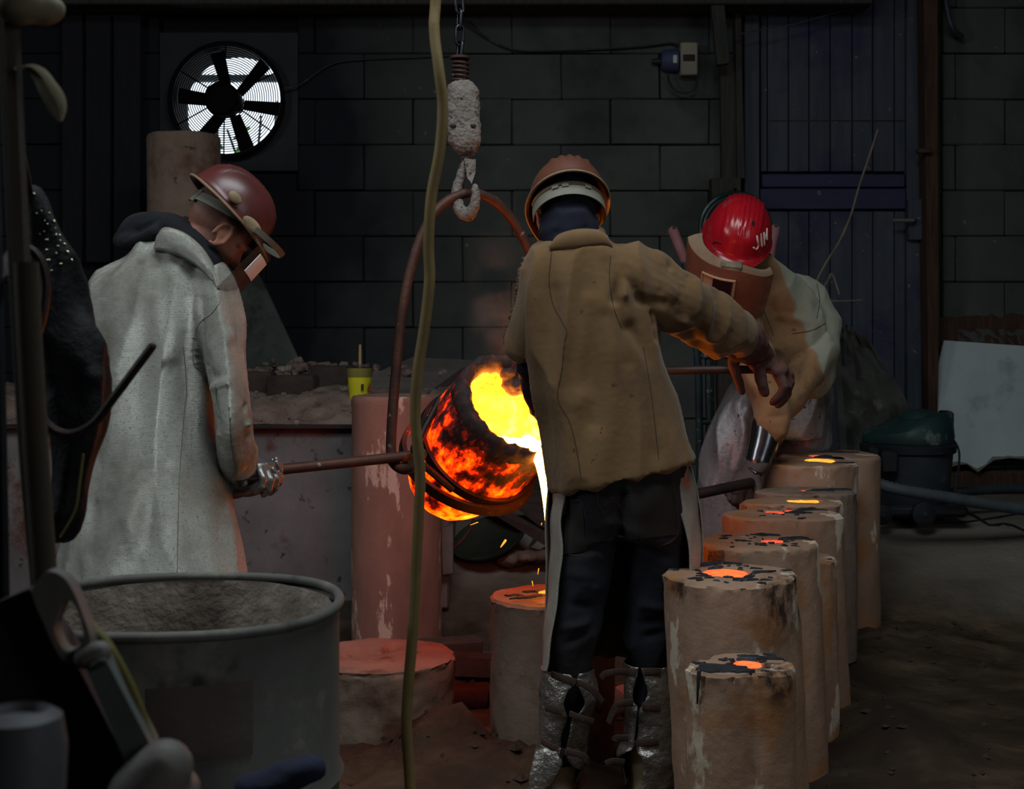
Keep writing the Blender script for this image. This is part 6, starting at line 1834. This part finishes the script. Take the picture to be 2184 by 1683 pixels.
gl = [(1424, 1154, 1266, 1222, 10), (1440, 1153, 1270, 1226, 2), (1456, 1152, 1274, 1222, 12), (1484, 1150, 1276, 1222, 22), (1508, 1150, 1268, 1218, 12), (1520, 1150, 1262, 1212, 5), (1550, 1150, 1258, 1204, 8), (1580, 1148, 1254, 1200, 6), (1600, 1142, 1252, 1198, 10), (1622, 1138, 1250, 1196, 26), (1640, 1132, 1240, 1210, 36), (1668, 1128, 1226, 1200, 26)]
gr = [(1412, 1330, 1446, 1360, 3), (1428, 1330, 1448, 1361, 6), (1460, 1331, 1450, 1362, 14), (1486, 1332, 1450, 1358, 10), (1500, 1332, 1450, 1358, 2), (1540, 1332, 1450, 1354, 3), (1580, 1328, 1450, 1350, 3), (1592, 1318, 1450, 1346, 14), (1610, 1316, 1452, 1342, 24), (1636, 1326, 1452, 1344, 22), (1668, 1332, 1450, 1346, 16)]
for spec, d, cx in ((gl, 3.87, 1.0), (gr, 3.89, 2.0)):
    rows = gaiter(cx, d, spec)
    gme = MB().sheet(rows, .003).mesh('gaiter')
    ga = obj('gaiter', gme, M['foil_gaiter'], p2, smooth=180, label='crinkled silver shin gaiter')
    lo = Vector(LOC[p2.name])
    gt = BVHTree.FromPolygons([v.co + lo for v in ga.data.vertices], [tuple(p.vertices) for p in ga.data.polygons])
    if cx == 1.0:
        straps = ([(1178, 1438), (1205, 1448), (1234, 1458)], [(1164, 1508), (1190, 1514), (1214, 1522)], [(1156, 1580), (1182, 1594), (1208, 1604)])
        tails = ([(1234, 1456, 3.78), (1252, 1464, 3.77), (1268, 1476, 3.77), (1284, 1498, 3.78)], [(1214, 1522, 3.79), (1240, 1532, 3.78), (1266, 1540, 3.79)], [(1208, 1604, 3.79), (1232, 1608, 3.77), (1250, 1618, 3.77), (1256, 1630, 3.78)])
    else:
        straps = ([(1336, 1434), (1356, 1434)], [(1366, 1432), (1390, 1432), (1408, 1432)], [(1364, 1504), (1390, 1508), (1408, 1508)], [(1360, 1584), (1390, 1582), (1404, 1580)])
        tails = ([(1336, 1433, 3.8), (1310, 1434, 3.78), (1290, 1438, 3.79), (1282, 1446, 3.8)], [(1350, 1498, 3.8), (1320, 1502, 3.79), (1308, 1516, 3.79), (1298, 1542, 3.8)], [(1340, 1574, 3.81), (1316, 1574, 3.80), (1310, 1580, 3.8)], [(1332, 1626, 3.81), (1306, 1624, 3.8), (1292, 1630, 3.8)])
    for s_ in straps:
        path = on_surface(gt, s_, 6, .003)
        obj('strap', MB().tube(path, .0105, seg=8, flat=.2, ref=(0, 0, 1)), M['strap'], ga, smooth=0)
    for t_ in tails:
        obj('strap_tail', MB().tube(pxpath(t_, 5), .0095, seg=8, flat=.2, ref=(0, 0, 1)), M['strap'], ga, smooth=0)
fl = [[P(1142, 1600, 3.80), P(1160, 1596, 3.79), P(1180, 1602, 3.79)], [P(1130, 1650, 3.79), P(1160, 1640, 3.775), P(1200, 1628, 3.78)], [P(1126, 1690, 3.79), P(1150, 1694, 3.775), P(1178, 1672, 3.78)]]
obj('gaiter_flap', MB().sheet([[Vector(p) for p in spline([tuple(q) for q in r], 5)] for r in zip(*[spline([tuple(r_[i]) for r_ in fl], 5) for i in range(3)])], .003), M['foil_gaiter'], p2, smooth=180)
for cx, d in ((1193, 3.885), (1378, 3.905)):
    x = (cx - CX) * d / F
    g = MB().lathe([(.0, .20), (.052, .20), (.055, .185), (.052, .16), (.050, .10), (.05, .04), (0, .03)], (x, d, 0), seg=20)
    g.tube([Vector((x, d - .04, .045)), Vector((x, d + .05, .055)), Vector((x + .01, d + .15, .045)), Vector((x + .01, d + .19, .04))], [.042, .048, .048, .036], seg=16, caps='round')
    obj('boot', part_mesh(g, .006, 2), M['boot'], p2, smooth=180)

# ============ the bent person in the red helmet (right) ============
hc3 = P(1566, 528, 5.66)
fr3 = frame((-.20, -.76, -.62), (.14, -.60, .78))
frm = fr3 @ Matrix.Rotation(.12, 3, 'Y')
S3 = 1.18
bd = MB()
pxloft(bd, [(570, 1570, 1636, 5.78, .07), (620, 1560, 1690, 5.86, .09), (700, 1580, 1728, 5.95, .11), (780, 1610, 1736, 6.05, .11), (850, 1630, 1730, 6.12, .11)], 24)
limb(bd, [(1600, 570, 5.78, .07), (1580, 545, 5.7, .066)])
head_prims(bd, hc3, fr3, S3 * .98)
for pts in ([(1570, 650, 5.8, .07), (1602, 760, 5.66, .06), (1638, 850, 5.62, .052), (1646, 900, 5.6, .045), (1618, 985, 5.56, .036), (1605, 1005, 5.54, .032)],
            [(1708, 640, 5.92, .06), (1738, 740, 5.88, .05), (1700, 820, 5.78, .045), (1660, 890, 5.75, .04)],
            [(1630, 850, 6.12, .085), (1575, 980, 6.1, .08), (1560, 1130, 6.15, .07), (1556, 1290, 6.2, .05), (1556, 1330, 6.2, .045)],
            [(1726, 850, 6.15, .085), (1716, 980, 6.25, .08), (1706, 1130, 6.3, .07), (1700, 1270, 6.34, .05), (1700, 1310, 6.34, .045)]):
    limb(bd, pts)
p3 = obj('person', part_mesh(bd, .008, 2), M['skin'], label='bent person in a red helmet and orange brown welding mask behind the row of moulds', cat='person', smooth=180)
L3_ = Vector(LOC[p3.name])
lg = MB()
pxloft(lg, [(800, 1590, 1772, 6.12, .16), (870, 1562, 1768, 6.12, .17), (930, 1560, 1764, 6.13, .16)], 24)
limb(lg, [(1615, 850, 6.08, .13), (1575, 930, 6.06, .135), (1556, 1020, 6.08, .135), (1550, 1100, 6.1, .13), (1548, 1200, 6.15, .11), (1550, 1300, 6.2, .09)], 6, 18)
limb(lg, [(1726, 850, 6.15, .12), (1716, 930, 6.2, .118), (1706, 1040, 6.26, .112), (1702, 1260, 6.34, .085)], 6, 18)
fold = [(P(1560, 800, 5.9), P(1600, 900, 5.92), -.014, .018), (P(1600, 870, 5.93), P(1570, 1000, 5.93), .012, .02), (P(1720, 830, 6.0), P(1690, 940, 6.02), .014, .014), (P(1745, 830, 6.0), P(1715, 950, 6.03), -.014, .014), (P(1530, 960, 5.93), P(1570, 1060, 5.93), .010, .02)]
obj('apron_trousers', cloth(part_mesh(lg, .008, 2), .014, (6, 6, 2.6), 9.0, fold, .0015), M['foil_legs'], p3, smooth=180, label='pitted silver leg covers')
for cx, d in ((1552, 6.2), (1701, 6.34)):
    x = (cx - CX) * d / F; z = gz(x, d)
    g = MB().tube([Vector((x, d, z + .12)), Vector((x, d, z + .05))], [.055, .055], seg=16, caps='round').tube([Vector((x, d + .03, z + .045)), Vector((x, d - .08, z + .05)), Vector((x, d - .17, z + .04))], [.045, .05, .038], seg=14, caps='round')
    obj('boot', part_mesh(g, .009, 2), M['boot'], p3, smooth=180)
jk = MB()
pxloft(jk, [(548, 1574, 1638, 5.76, .09), (572, 1548, 1676, 5.80, .12), (610, 1536, 1718, 5.86, .145), (660, 1534, 1752, 5.90, .16), (715, 1542, 1772, 5.95, .17), (770, 1560, 1782, 6.0, .18), (812, 1578, 1782, 6.04, .185), (846, 1588, 1740, 6.02, .17)], 34, n=4)
limb(jk, [(1572, 645, 5.78, .090), (1590, 720, 5.70, .084), (1620, 800, 5.63, .080), (1646, 850, 5.60, .082), (1650, 905, 5.58, .080)], 7, 20)
limb(jk, [(1708, 625, 5.92, .09), (1752, 690, 5.92, .080), (1744, 760, 5.86, .074), (1700, 820, 5.78, .068), (1662, 880, 5.74, .06)], 7, 18)
fold = [(P(1618, 855, 5.50), P(1680, 842, 5.50), -.014, .012), (P(1616, 875, 5.50), P(1690, 862, 5.50), .012, .012), (P(1620, 892, 5.50), P(1690, 886, 5.50), -.012, .012), (P(1640, 640, 5.75), P(1700, 800, 5.74), -.012, .022), (P(1700, 620, 5.8), P(1745, 660, 5.8), -.012, .016), (P(1735, 660, 5.82), P(1765, 720, 5.82), .012, .018),
        (P(1690, 800, 5.8), P(1775, 780, 5.84), -.012, .016), (P(1600, 690, 5.66), P(1650, 760, 5.62), .010, .02), (P(1625, 760, 5.58), P(1680, 800, 5.62), -.012, .016), (P(1660, 680, 5.74), P(1740, 690, 5.76), .008, .02)]
jm = cloth(part_mesh(jk, .0075, 2), .012, (7, 7, 4.5), 12.0, fold, .001)
j3 = obj('jacket', jm, M['suede_tan'], p3, smooth=180, label='orange tan suede welding jacket')
me = j3.data; lo = Vector(LOC[j3.name])
def yoke_at(v):                                    # pale leather yoke over the back and shoulder
    c = v + lo
    k = (c.x - P(1618, 0, 5.9).x) + .55 * (c.z - P(0, 640, 5.9).z) + .55 * (c.y - 5.86) + .04 * fbm(c, 7, 3)
    return sstep((k - .03) / .02)
paint(me, 'yoke', yoke_at)
jt3 = BVHTree.FromPolygons([v.co + lo for v in me.vertices], [tuple(p.vertices) for p in me.polygons])
for pts in ([(1618, 590), (1608, 640), (1598, 680), (1594, 700)], [(1742, 605), (1748, 640), (1742, 680)], [(1620, 640), (1640, 690), (1650, 715)], [(1690, 712), (1730, 705), (1760, 690)]):
    seam(j3, jt3, pts, M['ink'] if pts[0] == (1618, 590) else M['strap'], .003 if pts[0] == (1618, 590) else .0018)
cb_ = MB()
limb(cb_, [(1634, 552, 5.72, .03), (1640, 575, 5.72, .034), (1628, 600, 5.74, .03)], 5)
obj('collar', part_mesh(cb_, .006, 2), M['black_cloth'], j3, smooth=180)

hb = hc3 + fr3 @ Vector((0, -.004, .050)) * S3
m_, e_ = helmet(hb, fr3, a=.146, b=.116, h=.132, brim=.006, peak=.030, ridges=(-.056, -.040, -.024, -.008, .008, .024, .040, .056), ridge=.0085, s=S3 * 1.0)
h3 = obj('helmet', m_, M['helmet_red'], p3, smooth=60, label='glossy red ribbed hard hat with white lettering')
obj('edge', e_, M['helmet_red'], h3)
hm_ = h3.data
ht3 = BVHTree.FromPolygons([v.co + L3_ for v in hm_.vertices], [tuple(p.vertices) for p in hm_.polygons])
def stroke(mb, pts, r):
    path = on_surface(ht3, pts, 5, .0012)
    mb.tube(path, r, seg=8, caps='round')
g = MB()
stroke(g, [(1614.5, 504), (1616.5, 518), (1616.3, 526), (1612.5, 531.5), (1607, 528)], .0040)
obj('letter', g, M['white_paint'], h3)
g = MB(); stroke(g, [(1622.2, 500), (1623.4, 512), (1624.6, 525)], .0040); obj('letter', g, M['white_paint'], h3)
g = MB()
stroke(g, [(1629, 497), (1629.4, 510), (1629.8, 522)], .0036); stroke(g, [(1629, 497), (1631.5, 505), (1633, 510)], .0034); stroke(g, [(1633, 510), (1634.3, 500), (1635.4, 488)], .0034); stroke(g, [(1635.4, 488), (1635.6, 500), (1635.3, 511)], .0034)
obj('letter', g, M['white_paint'], h3)
g = MB(); stroke(g, [(1537, 517), (1528, 515.5), (1522, 517), (1520.5, 526), (1523, 535)], .0045); obj('emblem', g, M['red_dark'], h3)
g = MB(); hh = cast(ht3, 1607, 477)
if hh: obj('vent_hole', MB().lathe([(0, 0), (.011, 0), (.011, .003), (0, .003)], hh[0], hh[1].to_track_quat('Z', 'Y').to_matrix(), seg=14), M['ink'], h3)
obj('clip', MB().box(hb + fr3 @ (Vector((.006, .176, -.012)) * S3), (.090, .034, .040), fr3 @ Matrix.Rotation(.12, 3, 'Y'), bevel=.006, jit=.002), M['dust_clip'], h3)
obj('chin_band', arc_sheet(hc3, fr3, .112, PI * .16, PI * .52, -.008, .022, .003, 14, 2, s=S3), M['dust_clip'], h3)
msk = arc_sheet(hc3, frm, .165, -1.05, 1.42, .040, -.185, .003, 36, 14, cy=.02, s=S3,
                fz=lambda u, v, z: z + (.03 * max(0, u - .58) if v < .35 else 0) + .035 * v * (abs(u - .5) * 2) ** 2 - .055 * sstep((.42 - u) / .42), fr_=lambda u, v: 1.0 - .10 * v * v + .02 * math.sin(PI * u))
mk = obj('welding_mask', msk, M['fibre'], p3, label='orange brown fibre welding mask with a small dark window')
mtop = []
for j in range(4):
    mtop.append([])
    for i in range(37):
        u = i / 36; a = -1.05 + 2.47 * u; z = .040 + .03 * max(0, u - .58) - .055 * sstep((.42 - u) / .42)
        R = .165 * (1.0 + .02 * math.sin(PI * u)) * (1 - j / 3 * (.10 + .30 * max(0, u - .35)))
        mtop[-1].append(hc3 + frm @ (Vector((R * math.sin(a), .02 + R * math.cos(a), z + .018 * math.sin(j / 3 * PI / 2))) * S3))
obj('mask_top', MB().sheet(mtop, .003), M['fibre_dust'], mk, smooth=60)
def mp(a, z, out=0.0):
    return hc3 + frm @ (Vector(((.168 + out) * math.sin(a), .02 + (.168 + out) * math.cos(a), z)) * S3)
a0, a1, z0, z1 = -.10, .58, -.004, -.076
loop = [(a0, z0), (a1, z0), (a1, z1), (a0, z1)]
def edge_line(p, q, n=8): return [mp(p[0] + (q[0] - p[0]) * i / n, p[1] + (q[1] - p[1]) * i / n, .006) for i in range(n)]
fpts = []
for i in range(4): fpts += edge_line(loop[i], loop[(i + 1) % 4])
obj('window_frame', MB().tube(fpts, .0055, seg=8, closed=True), M['fibre_frame'], mk)
obj('window_plate', MB().sheet([[mp(a0 + (a1 - a0) * i / 8, z0 + (z1 - z0) * j / 4, .003) for i in range(9)] for j in range(5)], .003), M['fibre_frame'], mk)
obj('window', MB().sheet([[mp(a0 + .05 + (a1 - a0 - .30) * i / 8, z0 - .004 + (z1 - z0 + .008) * j / 4, .0075) for i in range(9)] for j in range(5)], .003), M['dark_glass'], mk)

g = MB()
limb(g, [(1636, 908, 5.58, .064), (1630, 940, 5.57, .060), (1622, 968, 5.56, .055), (1616, 988, 5.55, .050)], 5, 28)
gc = obj('gauntlet', part_mesh(g, .005, 3), M['foil_bright'], p3, smooth=180, label='shiny steel-grey gauntlet cuff catching the orange glow')
obj('cuff_ring', MB().tube([P(1599, 1000, 5.50), P(1612, 1008, 5.48), P(1626, 1012, 5.5)], .006, seg=8, caps='round'), M['foil_bright'], gc)
g = MB()
limb(g, [(1612, 992, 5.55, .046), (1600, 1010, 5.54, .043)], 4)
hand(g, P(1606, 1004, 5.53), (-.68, -.25, -.62), (-.55, -.5, .72), thumb=1, s=1.18, fat=1.25, curl=(40, 60, 45), tcurl=.5)
obj('glove', part_mesh(g, .0055, 2), M['leather_grey'], p3, smooth=180)
g = MB()
limb(g, [(1664, 890, 5.74, .045), (1652, 930, 5.72, .042)], 4)
hand(g, P(1650, 935, 5.72), (-.55, -.2, -.7), (-.4, -.6, .5), thumb=-1, s=1.15, fat=1.2, curl=(40, 60, 45))
obj('glove', part_mesh(g, .0055, 2), M['leather_grey'], p3, smooth=180)
